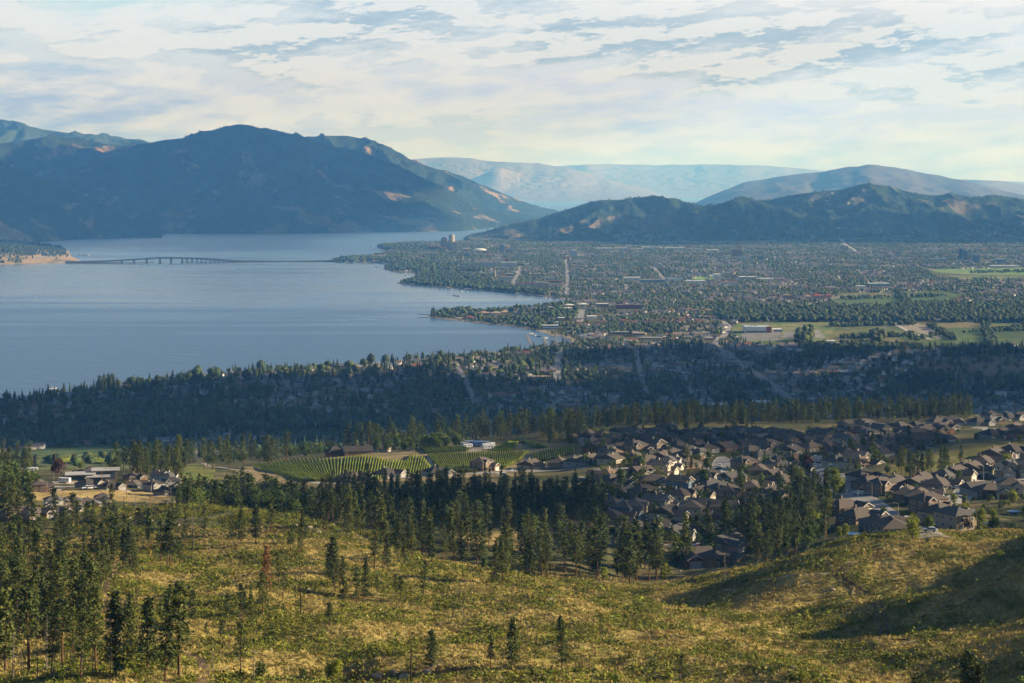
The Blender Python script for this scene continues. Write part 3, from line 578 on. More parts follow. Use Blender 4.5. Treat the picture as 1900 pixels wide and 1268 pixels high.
# ---------------------------------------------------------------- woods
WOODS = []     # (x, y, z, h, type, tint)  the rest of the woods, merged further down
def region(poly, n, dmin, dmax, tries=60):
    P = np.array(poly, float); res = []
    lo, hi = P.min(0), P.max(0); T = rng.random((n * tries, 2)); D = dmin * (dmax / dmin) ** T[:, 1]
    u = lo[0] + (hi[0] - lo[0]) * T[:, 0]; x = D * (u - 950) / F; z = gz(x, D); v = VH + F * (HC - z) / D
    ok = inside(P, u, v); return np.stack([x[ok], D[ok], z[ok]], 1)[:n]
def clear_of(P, pts, r):
    keep = []
    for p in P:
        if all(abs(p[0] - q[0]) + abs(p[1] - q[1]) > r for q in pts): keep.append(p)
    return keep
def wood(poly, n, dmin, dmax, h0, h1, kind, group, ind=0):
    P = region(poly, n, dmin, dmax); ind = min(ind, len(P)); o = np.argsort(P[:, 1])
    for i, k in enumerate(o):
        p = P[k]; h = random.uniform(h0, h1)
        if i < ind: (put_pine if kind == 'p' else put_broad)(p - np.array((0, 0, .4)), h, group)
        else: WOODS.append((*p, h, kind))
wood([(-60,960),(330,960),(360,1000),(280,1060),(190,1120),(170,1200),(120,1268),(-60,1268)], 95, 420, 800, 11, 18, 'p', 'pines of the left wood', 60)
wood([(600,1000),(680,985),(860,980),(1140,990),(1190,1075),(1020,1082),(900,1072),(800,1045),(700,1010)], 85, 640, 810, 13, 20, 'p', 'pines beyond the crest', 48)
wood([(1170,1010),(1230,1040),(1220,1082),(1150,1085)], 16, 600, 760, 17, 23, 'p', 'pines beyond the crest', 12)
wood([(300,935),(560,940),(640,965),(1110,955),(1120,985),(900,992),(640,985),(560,960),(330,958)], 130, 800, 960, 12, 18, 'p', 'conifers of the dark band', 14)
wood([(600,938),(1095,935),(1125,970),(600,975)], 230, 830, 1020, 12, 17, 'p', 'conifers of the dark band', 0)
wood([(600,905),(1095,900),(1110,938),(600,940)], 150, 960, 1140, 10, 14.5, 'p', 'conifers of the dark band', 0)
wood([(1740,930),(1990,925),(1990,985),(1760,990)], 70, 700, 950, 2, 5, 'b', 'bushes', 0)
wood([(330,918),(470,915),(600,935),(580,965),(340,955)], 150, 840, 1050, 7, 13, 'b', 'cottonwoods of the grove', 46)
wood([(-40,890),(60,880),(80,915),(-40,925)], 26, 950, 1150, 9, 15, 'b', 'trees by the hayfield', 8)
wood([(-40,945),(60,945),(60,965),(-40,975)], 22, 780, 900, 12, 18, 'p', 'pines of the left wood', 6)
wood([(205,868),(345,862),(345,892),(215,898)], 34, 1050, 1300, 16, 23, 'p', 'tall pines by the orchard', 22)
wood([(-40,862),(60,862),(50,886),(-40,890)], 22, 1100, 1500, 14, 21, 'p', 'tall pines by the orchard', 4)
wood([(330,858),(560,848),(560,868),(400,876),(330,872)], 34, 1250, 1750, 18, 25, 'p', 'tall pines by the orchard', 14)
wood([(380,845),(620,828),(620,846),(480,860),(380,868)], 150, 1450, 2000, 6, 10, 'b', 'orchard trees', 10)
wood([(690,828),(860,818),(860,832),(700,842)], 60, 1440, 1640, 7, 13, 'b', 'young poplars by the vineyard', 22)
wood([(590,812),(860,800),(1090,795),(1090,812),(1000,818),(900,818),(800,822),(640,836)], 190, 1540, 1850, 17, 24, 'p', 'conifers behind the vineyard', 8)
wood([(1000,808),(1095,806),(1090,826),(1010,824)], 26, 1450, 1600, 17, 22, 'p', 'conifers behind the vineyard', 6)
wood([(1085,770),(1300,766),(1800,756),(1800,776),(1600,794),(1560,799),(1090,805)], 520, 1590, 1800, 14, 21, 'p', 'conifers of the belt', 0)
wood([(1360,930),(1440,905),(1530,895),(1545,960),(1530,1015),(1440,1050),(1370,1060)], 66, 690, 1000, 13, 19, 'p', 'conifers on the wooded bank', 30)
wood([(1360,960),(1530,930),(1530,1015),(1440,1050)], 40, 690, 900, 5, 9, 'b', 'bushes on the wooded bank', 16)
for u, vb, hp in [(1672,882,56),(1688,884,52),(1695,888,50),(1703,890,56),(1712,888,48),(1722,886,50),(1728,888,58),(1745,882,58),(1752,880,52),(1758,876,44),(1783,860,36),(1668,876,44),(1620,850,52),(1686,838,50),(1738,826,36),(1648,832,30),(1600,838,34)]:
    p = hit(u, vb); put_pine(p - np.array((0, 0, .3)), max(9, min(20, hp * p[1] / F)), 'pines on the dry hill')
GARD = region([(1080,800),(1560,800),(1900,790),(1990,990),(1700,1000),(1560,990),(1330,1050),(1240,1050),(1120,990),(1090,900)], 330, 720, 1640)
# ================================================================ ROADS
ASPH = mat('asphalt', (.29, .28, .272), .9, .15, .25, .2); CONC = mat('concrete', (.40, .37, .33), .9, .12, .4, .2); DIRT = mat('dirt', (.15, .105, .065), .95, .25, .6, .1); LGRAV = mat('gravel', (.42, .35, .27), .95, .2, .5, .1)
ROADS = []
def strip(name, pts, wid, m, lift, px=True, step=5.0, keep=True):
    P = np.array([hit(*p)[:2] if px else p for p in pts])
    d = np.concatenate([[0], np.cumsum(np.hypot(*np.diff(P, axis=0).T))]); n = max(4, int(d[-1] / step)); s = np.linspace(0, d[-1], n)
    x = np.interp(s, d, P[:, 0]); y = np.interp(s, d, P[:, 1]); ks = 3
    if n > 12:
        f = lambda a: np.convolve(np.pad(a, ks, mode='edge'), np.ones(2 * ks + 1) / (2 * ks + 1), 'valid')
        x, y = f(x), f(y)
    tx, ty = np.gradient(x), np.gradient(y); L = np.hypot(tx, ty) + 1e-9; nx, ny = -ty / L, tx / L
    ac = np.linspace(-.5, .5, 5); X = x[:, None] + nx[:, None] * ac * wid; Y = y[:, None] + ny[:, None] * ac * wid
    V = np.stack([X, Y, gz(X, Y) + lift], -1).reshape(-1, 3); ii, jj = np.meshgrid(np.arange(n - 1), np.arange(4), indexing='ij'); k = (ii * 5 + jj).ravel()
    o = obj(name, raw_mesh(name, V, np.stack([k, k + 1, k + 6, k + 5], 1), None, [m], smooth=True)); tag(o, kind='structure')
    if keep: ROADS.append((np.stack([x, y], 1), wid))
    return o
def street(pts, wid=8.5):
    wid *= 1.15
    strip('pavement', pts, wid + 3.2, CONC, .16, keep=False); strip('road', pts, wid, ASPH, .24)
street([(1500,884),(1545,896),(1575,908),(1592,925),(1625,948),(1655,968),(1688,984)], 10)
street([(1560,893),(1548,886),(1530,880),(1505,868),(1512,856),(1520,846)], 8)
street([(1905,878),(1860,893),(1800,905),(1775,925),(1745,943),(1720,950)], 7.5)
street([(1690,984),(1700,972),(1712,984),(1740,1000)], 7)
street([(1175,976),(1205,968),(1240,960),(1265,952),(1282,944)], 7.5)
street([(1185,908),(1210,917),(1232,916),(1248,903),(1255,890)], 9)
street([(1322,866),(1326,880),(1345,888),(1338,872),(1340,858),(1352,848),(1400,848),(1445,847)], 8)
street([(1180,975),(1200,990),(1230,1000),(1262,1010)], 6.5)
street([(1096,873),(1140,872),(1170,870)], 8)
street([(1815,792),(1840,800),(1870,806),(1900,818)], 7)
strip('road', [(560,890),(600,900),(640,896),(700,890),(760,886),(800,882),(870,880),(940,876),(985,874),(1040,872),(1100,868)], 8, ASPH, .2)
strip('path', [(1050,838),(1000,842),(975,852),(968,862)], 4.5, LGRAV, .2); strip('path', [(780,846),(800,845),(795,858),(800,868)], 4.5, LGRAV, .2); strip('path', [(860,843),(880,838),(892,830)], 9, LGRAV, .2)
strip('path', [(634,852),(631,870),(628,890)], 3, DIRT, .2); strip('path', [(124,846),(112,868)], 5, DIRT, .2); strip('path', [(330,858),(380,862),(400,868),(440,872),(480,876)], 4, LGRAV, .2)
strip('road', [(98,897),(125,896),(150,896)], 16, LGRAV, .2); strip('road', [(100,904),(150,903)], 7, ASPH, .26)
strip('path', [(955,820),(952,832),(940,840)], 4, DIRT, .2)
# dirt trails on the near slope
for pts, wd in (([(1618,1017),(1640,1022),(1636,1032),(1605,1040),(1570,1054),(1548,1066),(1552,1080),(1580,1088),(1612,1096),(1625,1112),(1630,1130),(1636,1150),(1644,1170),(1636,1192)], .85),):
    for off in (-1, 1):
        P = np.array([hit(*p)[:2] for p in pts]); T = np.gradient(P, axis=0); T /= np.linalg.norm(T, axis=1)[:, None]
        strip('path', [tuple(a + off * .85 * np.array((-b[1], b[0]))) for a, b in zip(P, T)], wd, DIRT, .10, px=False, step=2.0)
strip('path', [(1548,1066),(1480,1068),(1420,1078),(1340,1092)], 1.0, LGRAV, .10, step=2.0)
strip('path', [(222,1036),(212,1046),(205,1054),(220,1060),(205,1072),(197,1090),(194,1104),(196,1130),(203,1160),(202,1180)], 1.6, DIRT, .10, step=2.0)
strip('path', [(320,1205),(352,1214),(374,1224),(380,1240),(376,1262),(372,1280)], 2.0, DIRT, .10, step=2.0)
strip('path', [(560,985),(640,990),(700,1016)], 1.0, DIRT, .10, step=2.0)
# city streets
for pts, wd, m in (([(1038,650),(1036,670),(1034,690),(1032,712)], 15, ASPH), ([(1322,592),(1340,596),(1352,606),(1350,618),(1332,632),(1324,640),(1345,652),(1362,668),(1385,684),(1405,694),(1420,706),(1440,722),(1460,738),(1475,750)], 16, ASPH),
    ([(1052,548),(1053,520),(1052,500),(1050,482)], 12, ASPH), ([(948,532),(955,520),(962,508),(966,494)], 16, ASPH), ([(1520,562),(1570,548),(1500,566),(1430,578)], 16, ASPH), ([(1075,600),(1078,585),(1082,574)], 18, ASPH), ([(1212,496),(1224,510),(1234,520)], 14, ASPH),
    ([(600,702),(690,694),(760,690)], 8, ASPH), ([(640,722),(780,712),(900,706),(1020,700)], 9, ASPH), ([(480,754),(640,748),(800,742),(1080,736)], 9, ASPH), ([(1080,702),(1200,695),(1300,690)], 8, ASPH), ([(1100,722),(1230,716),(1350,712)], 8, ASPH), ([(1560,690),(1700,712),(1900,738)], 8, ASPH), ([(845,672),(870,720),(885,758)], 9, ASPH), ([(1180,655),(1190,700),(1205,744)], 9, ASPH), ([(1245,650),(1262,690),(1290,740)], 9, ASPH), ([(300,740),(420,728),(560,716)], 8, ASPH), ([(1640,740),(1760,724),(1990,716)], 8, ASPH), ([(1100,502),(1300,500),(1500,498)], 18, ASPH), ([(1080,546),(1280,543),(1480,540)], 16, ASPH), ([(1100,586),(1220,583),(1330,582)], 12, ASPH), ([(1600,480),(1680,494),(1740,502)], 18, ASPH),
    ([(1555,441),(1570,456),(1590,468)], 22, CONC), ([(1160,528),(1164,540)], 14, ASPH), ([(1550,680),(1570,700),(1590,745)], 8, ASPH), ([(1645,600),(1665,604),(1690,618),(1730,632)], 12, CONC)):
    strip('road', pts, wd, m, .8, step=15)
for off in (0, 14, 30): strip('road', [w0(72 + off * .5, 463, 30), w0(84 + off * .6, 470, 26), w0(102 - off * .2, 474, 22), w0(86 - off*.2, 480, 12), w0(70 - off*.3, 485, 5)], 11, ASPH, 1.2, px=False, step=20)
allroad = np.vstack([np.hstack([p, np.full((len(p), 1), wd)]) for p, wd in ROADS])
def road_clear(x, y, m): return bool(np.all(np.hypot(allroad[:, 0] - x, allroad[:, 1] - y) > allroad[:, 2] / 2 + m))
# ================================================================ HOUSES
WALLC = {'cream': (.48, .41, .30), 'tan': (.33, .26, .18), 'grey': (.30, .29, .28), 'white': (.55, .53, .50), 'slate-blue': (.13, .20, .29), 'brown': (.20, .14, .10), 'dark blue': (.045, .06, .09), 'brick-red': (.24, .09, .06), 'sage': (.30, .31, .24)}
ROOFC = {'brown': (.112, .095, .084), 'grey': (.112, .106, .102), 'dark': (.062, .057, .056), 'tan': (.18, .13, .095)}
WM = {k: mat('wall_' + k.replace(' ', '_').replace('-', '_'), v, .85, .10, .6, .2) for k, v in WALLC.items()}
RM = {k: mat('roof_' + k, v, .9, .22, 1.6, .15) for k, v in ROOFC.items()}
TRIM = mat('white_trim', (.52, .50, .47), .7, .05, 1, .3); GLASS = mat('window_glass', (.06, .08, .10), .08, 0, 1, .6); DOORW = mat('garage_white', (.50, .48, .43), .6, .06, 1, .3); DOORB = mat('wood_brown', (.15, .08, .045), .7, .2, 2, .3); METAL = mat('grey_metal', (.35, .36, .37), .5, .1, 1, .4, .3)
def hip(mb, x0, x1, y0, y1, z, rise, ov=.55, th=.24, gable=False, along=None):
    x0 -= ov; x1 += ov; y0 -= ov; y1 += ov; w, d = x1 - x0, y1 - y0; ax = along or ('x' if w >= d else 'y')
    ins = 0 if gable else min(w, d) / 2 * .96
    if ax == 'x': r = [(x0 + ins, (y0 + y1) / 2, z + rise), (x1 - ins, (y0 + y1) / 2, z + rise)]
    else: r = [((x0 + x1) / 2, y0 + ins, z + rise), ((x0 + x1) / 2, y1 - ins, z + rise)]
    e = [(x0, y0, z), (x1, y0, z), (x1, y1, z), (x0, y1, z)]; b = [(x, y, z - th) for x, y, z in e]
    if ax == 'x': F_ = [(e[0], e[1], r[1], r[0]), (e[2], e[3], r[0], r[1]), (e[1], e[2], r[1]), (e[3], e[0], r[0])]
    else: F_ = [(e[1], e[2], r[1], r[0]), (e[3], e[0], r[0], r[1]), (e[0], e[1], r[0]), (e[2], e[3], r[1])]
    for f in F_: mb.poly(f)
    for i in range(4): j = (i + 1) % 4; mb.poly((b[i], b[j], e[j], e[i]))
    mb.poly(b[::-1])
def house_proto(form, wall, roof, seed):
    r = random.Random(seed); W_, R_ = WM[wall], RM[roof]; st = form['st']; w = form['w']; d = form['d']; H = 2.9 * st + .3; parts = []
    wl = MB(); rf = MB(); trims = []; base = -3.0
    wl.box(-w / 2, w / 2, -d / 2, d / 2, base, H)
    g = form.get('gable', False); rise = min(w, d) / 2 * .52; hip(rf, -w / 2, w / 2, -d / 2, d / 2, H, rise, gable=g, along=form.get('along'))
    def gabtri(xc, hw, y, z, rs):   # gable wall with white barge boards, facing -y
        wl.poly([(xc - hw, y, z - .02), (xc + hw, y, z - .02), (xc, y, z + rs * hw / (hw + .55))])
        tr = MB(); trims.append(tr)
        for s in (-1, 1):
            a = (xc + s * (hw + .55), z - .1); b_ = (xc, z + rs + .02)
            tr.poly([(a[0], y - .58, a[1] - .32), (b_[0], y - .58, b_[1] - .38), (b_[0], y - .58, b_[1]), (a[0], y - .58, a[1])][::-1 if s > 0 else 1])
    if g:
        ax = form.get('along') or ('x' if w >= d else 'y')
        if ax == 'y': gabtri(0, w / 2, -d / 2, H, rise); wl.poly([(w/2, d/2, H-.02), (-w/2, d/2, H-.02), (0, d/2, H + rise * .9)])
        else:
            for s in (-1, 1): wl.poly([(s*w/2, -s*d/2*-1, H-.02), (s*w/2, s*d/2*-1, H-.02), (s*w/2, 0, H + rise * .9)])
    gs = form.get('side', 1); gw = form.get('gw', 6.6); gx = gs * (w / 2 - gw / 2 + .6); gd = form.get('gd', 4.5); gh = 3.0 if st > 1 else H - .12; y0 = -d / 2 - gd
    if gd:
        wl.box(gx - gw / 2, gx + gw / 2, y0, -d / 2 + .8, base, gh)
        grise = gw / 2 * .62
        x0, x1 = gx - gw / 2 - .55, gx + gw / 2 + .55; yf = y0 - .55; yb = -d / 2 + (2.5 if st == 1 else .3); z = gh
        for q in ([(x1, yf, z), (x1, yb, z), (gx, yb, z + grise), (gx, yf, z + grise)], [(x0, yb, z), (x0, yf, z), (gx, yf, z + grise), (gx, yb, z + grise)], [(x0, yf, z - .22), (x0, yf, z), (x0, yb, z), (x0, yb, z - .22)][::-1], [(x1, yf, z - .22), (x1, yf, z), (x1, yb, z), (x1, yb, z - .22)], [(x0, yf, z - .22), (x0, yb, z - .22), (x1, yb, z - .22), (x1, yf, z - .22)]): rf.poly(q)
        gabtri(gx, gw / 2, y0, gh, grise)
        gd_ = MB(); gd_.box(gx - gw / 2 + .7, gx + gw / 2 - .7, y0 - .07, y0 + .05, -.05, 2.35)
        for k in range(1, 4): gd_.box(gx - gw / 2 + .7, gx + gw / 2 - .7, y0 - .09, y0 - .07, k * .58 - .02, k * .58 + .02)
        parts.append(('garage_door', gd_.mesh('garage_door', DOORW if r.random() < .6 else W_ if r.random() < .5 else DOORB)))
        dw = MB(); dw.box(gx - gw / 2 + .3, gx + gw / 2 - .3, y0 - 7, y0 - .1, -.35, .02); parts.append(('driveway', dw.mesh('driveway', CONC)))
    if st > 1 or form.get('g2'):   # second front gable above the entry
        hw = 2.0; xc = -gs * (w / 4); zz = H - .05; rs = 1.7; yf = -d / 2 - 1.2
        wl.box(xc - hw, xc + hw, yf, -d / 2 + .2, base, zz - .1)
        for q in ([(xc + hw + .55, yf - .55, zz), (xc + hw + .55, -d/2 + 3, zz), (xc, -d/2 + 3.6, zz + rs), (xc, yf - .55, zz + rs)], [(xc - hw - .55, -d/2 + 3, zz), (xc - hw - .55, yf - .55, zz), (xc, yf - .55, zz + rs), (xc, -d/2 + 3.6, zz + rs)]): rf.poly(q)
        gabtri(xc, hw, yf, zz, rs); yw = yf
    else: xc = -gs * w / 4; yw = -d / 2
    dr = MB(); dr.box(xc + .9, xc + 1.8, yw - .06, yw + .04, 0, 2.1); parts.append(('front_door', dr.mesh('front_door', DOORB)))
    po = MB()     # small porch roof on posts
    po.box(xc - 2.3, xc + 2.6, yw - 1.8, yw - .003, 2.62, 2.82, 0); po.box(xc - 2.2, xc - 2.0, yw - 1.7, yw - 1.5, -2, 2.62, 1); po.box(xc + 2.2, xc + 2.4, yw - 1.7, yw - 1.5, -2, 2.62, 1); parts.append(('porch', po.mesh('porch', R_, TRIM)))
    def win(x, y, z, ww, hh, nrm):
        m = MB(); e, o2 = .09, .13
        def bx(a0, a1, c0, c1, dep, mi):
            if nrm == 'f': m.box(x + a0, x + a1, y - dep, y + .03, z + c0, z + c1, mi)
            elif nrm == 'b': m.box(x + a0, x + a1, y - .03, y + dep, z + c0, z + c1, mi)
            elif nrm == 'r': m.box(x - .03, x + dep, y + a0, y + a1, z + c0, z + c1, mi)
            else: m.box(x - dep, x + .03, y + a0, y + a1, z + c0, z + c1, mi)
        bx(-ww / 2, ww / 2, 0, hh, .05, 0)
        bx(-ww / 2 - .14, -ww / 2, -.14, hh + .14, o2, 1); bx(ww / 2, ww / 2 + .14, -.14, hh + .14, o2, 1); bx(-ww / 2, ww / 2, -.14, 0, o2, 1); bx(-ww / 2, ww / 2, hh, hh + .14, o2, 1); bx(-.04, .04, 0, hh, e, 1)
        parts.append(('window', m.mesh('window', GLASS, TRIM)))
    for s in range(st):
        z = .95 + 2.9 * s
        win(xc - .7, yw, z, 1.3, 1.3, 'f')
        for yy in (-d * .25, d * .22): win(w / 2, yy, z, 1.4, 1.3, 'r'); win(-w / 2, yy, z, 1.4, 1.3, 'l')
        for xx in (-w * .3, w * .06, w * .33): win(xx, d / 2, z, 1.6, 1.4, 'b')
    if st > 1: win(gs * w * .22, -d / 2, 3.9, 1.8, 1.2, 'f')
    if gd and st == 1: win(gx, y0, gh + .35, .9, .6, 'f')
    ch = MB(); cx, cyy = r.uniform(-w * .2, w * .2), r.uniform(0, d * .2); ch.box(cx - .35, cx + .35, cyy - .35, cyy + .35, H + .2, H + rise + .7)
    ch.box(cx - .42, cx + .42, cyy - .42, cyy + .42, H + rise + .7, H + rise + .85)
    vt = MB(); vt.bar((-cx, -1, H + rise * .45), (-cx, -1, H + rise + .3), .09, n=5)
    return dict(name=f"{wall} {'two-storey' if st > 1 else 'single-storey'} house with {roof} {'gabled' if g else 'hipped'} roof", wall=wl.mesh('wall', W_), roof=rf.mesh('roof', R_), chimney=ch.mesh('chimney', W_), vent=vt.mesh('roof_vent', METAL), trim=[q.mesh('gable_trim', TRIM) for q in trims], parts=parts, rad=max(w, d) / 2)
FORMS = [dict(st=1, w=14, d=12, side=1), dict(st=2, w=12, d=11, side=-1), dict(st=1, w=12, d=14, side=-1, gable=True, along='x', g2=True), dict(st=2, w=11, d=12, side=1, gable=True, along='y', gd=3.5), dict(st=1, w=16, d=11, side=1, gw=7), dict(st=2, w=14, d=10, side=1, gd=4)]
PROTO = []
for i, (f, wl_, rf_) in enumerate([(0,'tan','brown'),(1,'cream','brown'),(2,'grey','grey'),(3,'cream','grey'),(4,'brown','brown'),(5,'tan','grey'),(0,'grey','dark'),(1,'slate-blue','grey'),(2,'cream','brown'),(3,'tan','brown'),(4,'sage','grey'),(5,'brown','brown'),(0,'cream','tan'),(4,'dark blue','brown'),(2,'brick-red','brown'),(1,'white','grey'),(5,'grey','dark'),(3,'slate-blue','brown')]):
    PROTO.append(house_proto(FORMS[f], wl_, rf_, 500 + i))
HOUSES = []
def put_house(p, k, rz, group, full=True, s=1.0, what=None):
    P = PROTO[k]; e = empty('house', p, rz, s); 
    w_ = obj('wall', P['wall'], e); r_ = obj('roof', P['roof'], e)
    if full:
        obj('chimney', P['chimney'], r_); obj('vent', P['vent'], r_); [obj('gable_trim', q, e) for q in P['trim']]
        for n, me in P['parts']: obj(n, me, e)
    else:
        [obj('gable_trim', q, e) for q in P['trim']]
        for n, me in P['parts']:
            if n == 'garage_door': obj(n, me, e)
    HOUSES.append((p[0], p[1])); later(e, what or P['name'], 'house', group, p); return e
def hclear(x, y, m): return all((x - a) ** 2 + (y - b) ** 2 > m * m for a, b in HOUSES)
HAND = [(1160,962,7,60),(1220,950,3,62),(1262,938,1,58),(1293,925,8,55),(1338,925,5,40),(1300,958,3,70),(1238,962,8,60),(1178,990,0,70),(1345,962,9,75),(1282,962,1,80),(1350,1018,2,40),(1385,1000,4,70),(1335,1045,0,30),(1170,1010,6,60),(1292,1042,14,10),(1400,935,0,60),(1428,925,8,50),(1195,930,11,40),(1215,900,4,0),(1262,912,17,60),(1160,925,2,50),(1150,905,6,20),(1225,880,3,60),(1240,872,15,65),(1190,884,8,30),(1300,890,0,60),(1368,900,12,60),(1395,912,4,70),(1450,900,0,45),(1140,948,0,60),(1135,970,6,75),(1318,900,16,50),(1408,880,4,70),(1430,872,0,60),(1355,930,11,60),(1180,958,5,75),(1225,985,6,40),(1250,1000,2,60),
 (1602,893,6,30),(1613,905,4,40),(1634,918,11,45),(1650,912,2,50),(1660,903,0,60),(1697,908,14,60),(1711,898,4,50),(1739,908,0,55),(1756,891,10,50),(1772,887,8,55),(1789,877,4,55),(1803,879,8,60),(1824,866,4,60),(1843,852,14,60),(1876,845,6,50),(1685,926,4,65),(1706,930,13,70),(1723,950,11,30),(1744,962,0,40),(1772,980,5,115),(1815,918,2,15),(1843,920,4,10),(1876,922,1,-10),(1872,882,3,-30),(1898,882,5,-30),(1630,985,13,100),(1655,990,13,95),(1592,968,4,40),(1565,950,4,35),(1857,811,14,60),(1883,801,14,60),(1838,813,6,40),(1753,787,4,10),(1739,789,0,20),(1768,787,4,-10),(1815,789,6,30),(1840,784,16,20),(1870,780,6,40),(1895,778,4,0),(1890,812,14,70),
 (72,912,11,100),(60,908,9,90),(161,903,6,60),(204,908,6,45),(249,905,13,80),(286,912,16,50),(297,894,3,60),(314,896,15,60),(247,891,0,40),(306,918,6,60),(99,943,15,20),(132,944,5,15),(161,940,0,20),(191,938,1,10),(93,958,6,60),(122,957,0,50),(30,958,4,40),(60,960,4,60),(318,905,16,20),(150,884,14,30),(170,878,0,10),
 (700,838,8,70),(650,893,13,60),(716,886,6,60),(810,883,6,30),(894,873,11,60),(984,870,8,60),(1038,866,0,70),(1070,864,2,60),(1095,860,8,60),(1106,838,14,60),(1120,828,12,60),(1098,826,16,30),(1130,842,13,50)]
for u, v, k, a in HAND:
    p = hit(u, v); put_house(p, k, R(a), 'houses by the hayfield' if u < 340 else 'houses of the hillside suburb', True, .68 if u < 340 else 1.0)
def lattice(poly, dmin, dmax, ang, sx, sy, group, cap, wts, fullD=1350):
    P = np.array(poly, float); c, s = math.cos(ang), math.sin(ang); out_ = []
    xs = [D * (u - 950) / F for u, v in poly for D in (dmin, dmax)]; cx, cy_ = (min(xs) + max(xs)) / 2, (dmin + dmax) / 2; rr = max(max(xs) - min(xs), dmax - dmin)
    for j in range(int(-rr / sy), int(rr / sy) + 1):
        for i in range(int(-rr / sx), int(rr / sx) + 1):
            a = i * sx + random.uniform(-2, 2) + (j % 2) * 4; b_ = j * sy + random.uniform(-2.5, 2.5) + 10 * math.sin(i * .25 + j * .5)
            x = cx + a * c - b_ * s; y = cy_ + a * s + b_ * c
            if not dmin < y < dmax: continue
            z = float(gz(x, y)); u, v = pix((x, y, z))
            if inside(P, np.array([u]), np.array([v]))[0] and road_clear(x, y, 9) and hclear(x, y, 15.5): out_.append((x, y, z, (j % 2) * math.pi))
            else: continue
            HOUSES.append((x, y))
    for q in out_: HOUSES.remove((q[0], q[1]))
    out_.sort(key=lambda q: q[1])
    for x, y, z, f in out_[:cap]:
        put_house((x, y, z), random.choice(wts), ang + f + random.choice((0, 0, 0, math.pi / 2, -.35, .35)), group, y < fullD)
lattice([(1088,806),(1440,806),(1560,812),(1600,802),(1650,812),(1650,836),(1600,880),(1545,892),(1500,884),(1440,900),(1365,945),(1355,1000),(1310,1040),(1240,1045),(1150,1005),(1125,960),(1110,900),(1098,856)], 770, 1640, R(38), 17.5, 30, 'houses of the hillside suburb', 150, [0, 0, 2, 4, 4, 6, 6, 8, 10, 11, 12, 14, 3, 5, 9, 13])
lattice([(1560,800),(1700,792),(1760,796),(1740,826),(1640,850),(1560,840)], 1150, 1660, R(25), 18, 32, 'houses of the hillside suburb', 26, [0, 4, 6, 11, 14, 4])
print('HOUSES', len(HOUSES))
# -- garden trees between the houses
n = 0
for p in GARD:
    if n >= 120: break
    if road_clear(p[0], p[1], 1.5) and hclear(p[0], p[1], 8.2):
        put_broad(p, random.uniform(2.5, 6.5), 'garden trees of the suburb', None, random.choice((0, 0, 0, 0, 0, 1, 2))); n += 1
for p in region([(1080,800),(1560,800),(1640,860),(1530,890),(1330,1050),(1240,1050),(1120,990),(1090,900)], 800, 760, 1640):
    if road_clear(p[0], p[1], 1) and hclear(p[0], p[1], 7.0): WOODS.append((*p, random.uniform(3.5, 9), random.choice('bbbp')))
for u, vb, hp in [(1345,1010,90),(1318,1030,80),(1275,1050,104),(1430,985,70),(1415,1000,66),(1372,915,52),(1390,910,40),(1452,1010,90),(1470,990,84),(1510,975,70),(1500,960,76),(1480,950,70),(1310,1000,60),(1245,1010,40),(1282,870,26),(1400,868,30),(1396,860,26),(1550,860,36),(1440,880,28)]:
    p = hit(u, vb); put_pine(p - np.array((0, 0, .3)), max(7, hp * p[1] / F * .95), 'conifers between the houses')
# ---------------------------------------------------------------- cars
def car_proto(col, long=4.6, tall=1.5, van=False):
    m = mat('car_paint_' + col, {'white': (.75, .75, .74), 'silver': (.45, .47, .48), 'black': (.02, .02, .022), 'red': (.28, .03, .03), 'blue': (.05, .09, .2)}[col], .25, 0, 1, .6)
    b = MB(); h = long / 2; w = .9
    prof = [(-h, .35), (-h, .85), (-h * .62, .98), (h * .98, .98), (h, .8), (h, .35)]
    for s, y in ((1, -w), (-1, w)): b.poly([(x, y, z) for x, z in prof][::s])
    for i in range(len(prof)): a, c = prof[i], prof[(i + 1) % len(prof)]; b.poly([(a[0], -w, a[1]), (a[0], w, a[1]), (c[0], w, c[1]), (c[0], -w, c[1])])
    g = MB(); x0, x1, x2, x3 = (-h * .55, -h * .2, h * .55, h * .9) if not van else (-h * .75, -h * .45, h * .9, h * .97); z0, z1 = .97, tall if not van else 1.95; w2 = .7
    g.poly([(x0, -.85, z0), (x1, -w2, z1), (x1, w2, z1), (x0, .85, z0)]); g.poly([(x2, -w2, z1), (x3, -.85, z0), (x3, .85, z0), (x2, w2, z1)])
    g.poly([(x0, -.85, z0), (x3, -.85, z0), (x2, -w2, z1), (x1, -w2, z1)]); g.poly([(x3, .85, z0), (x0, .85, z0), (x1, w2, z1), (x2, w2, z1)])
    rf = MB(); rf.box(x1 - .05, x2 + .05, -w2 - .02, w2 + .02, z1 - .02, z1 + .05)
    wh = MB(); wh.bar((0, -.1, 0), (0, .1, 0), .34, n=10)
    return b.mesh('body', m), g.mesh('glazing', GLASS), rf.mesh('cabin_roof', m), wh.mesh('wheel', mat('tyre', (.02, .02, .02), .9))
CARS = {c: car_proto(c) for c in ('white', 'silver', 'black', 'red', 'blue')}; CARS['white van'] = car_proto('white', 5.2, 2.0, True)
def put_car(u, v, col, rz):
    p = hit(u, v) + np.array((0, 0, .25)); e = empty('parked_car', p, R(rz), 1.0); b, g, r, wm_ = CARS[col]; 
    bo = obj('body', b, e); obj('glazing', g, e); obj('cabin_roof', r, e)
    for x in (-1.4, 1.4):
        for y in (-.85, .85): obj('wheel', wm_, e, (x, y, .34))
    later(e, f'{col} car parked', 'car', 'parked cars', p)
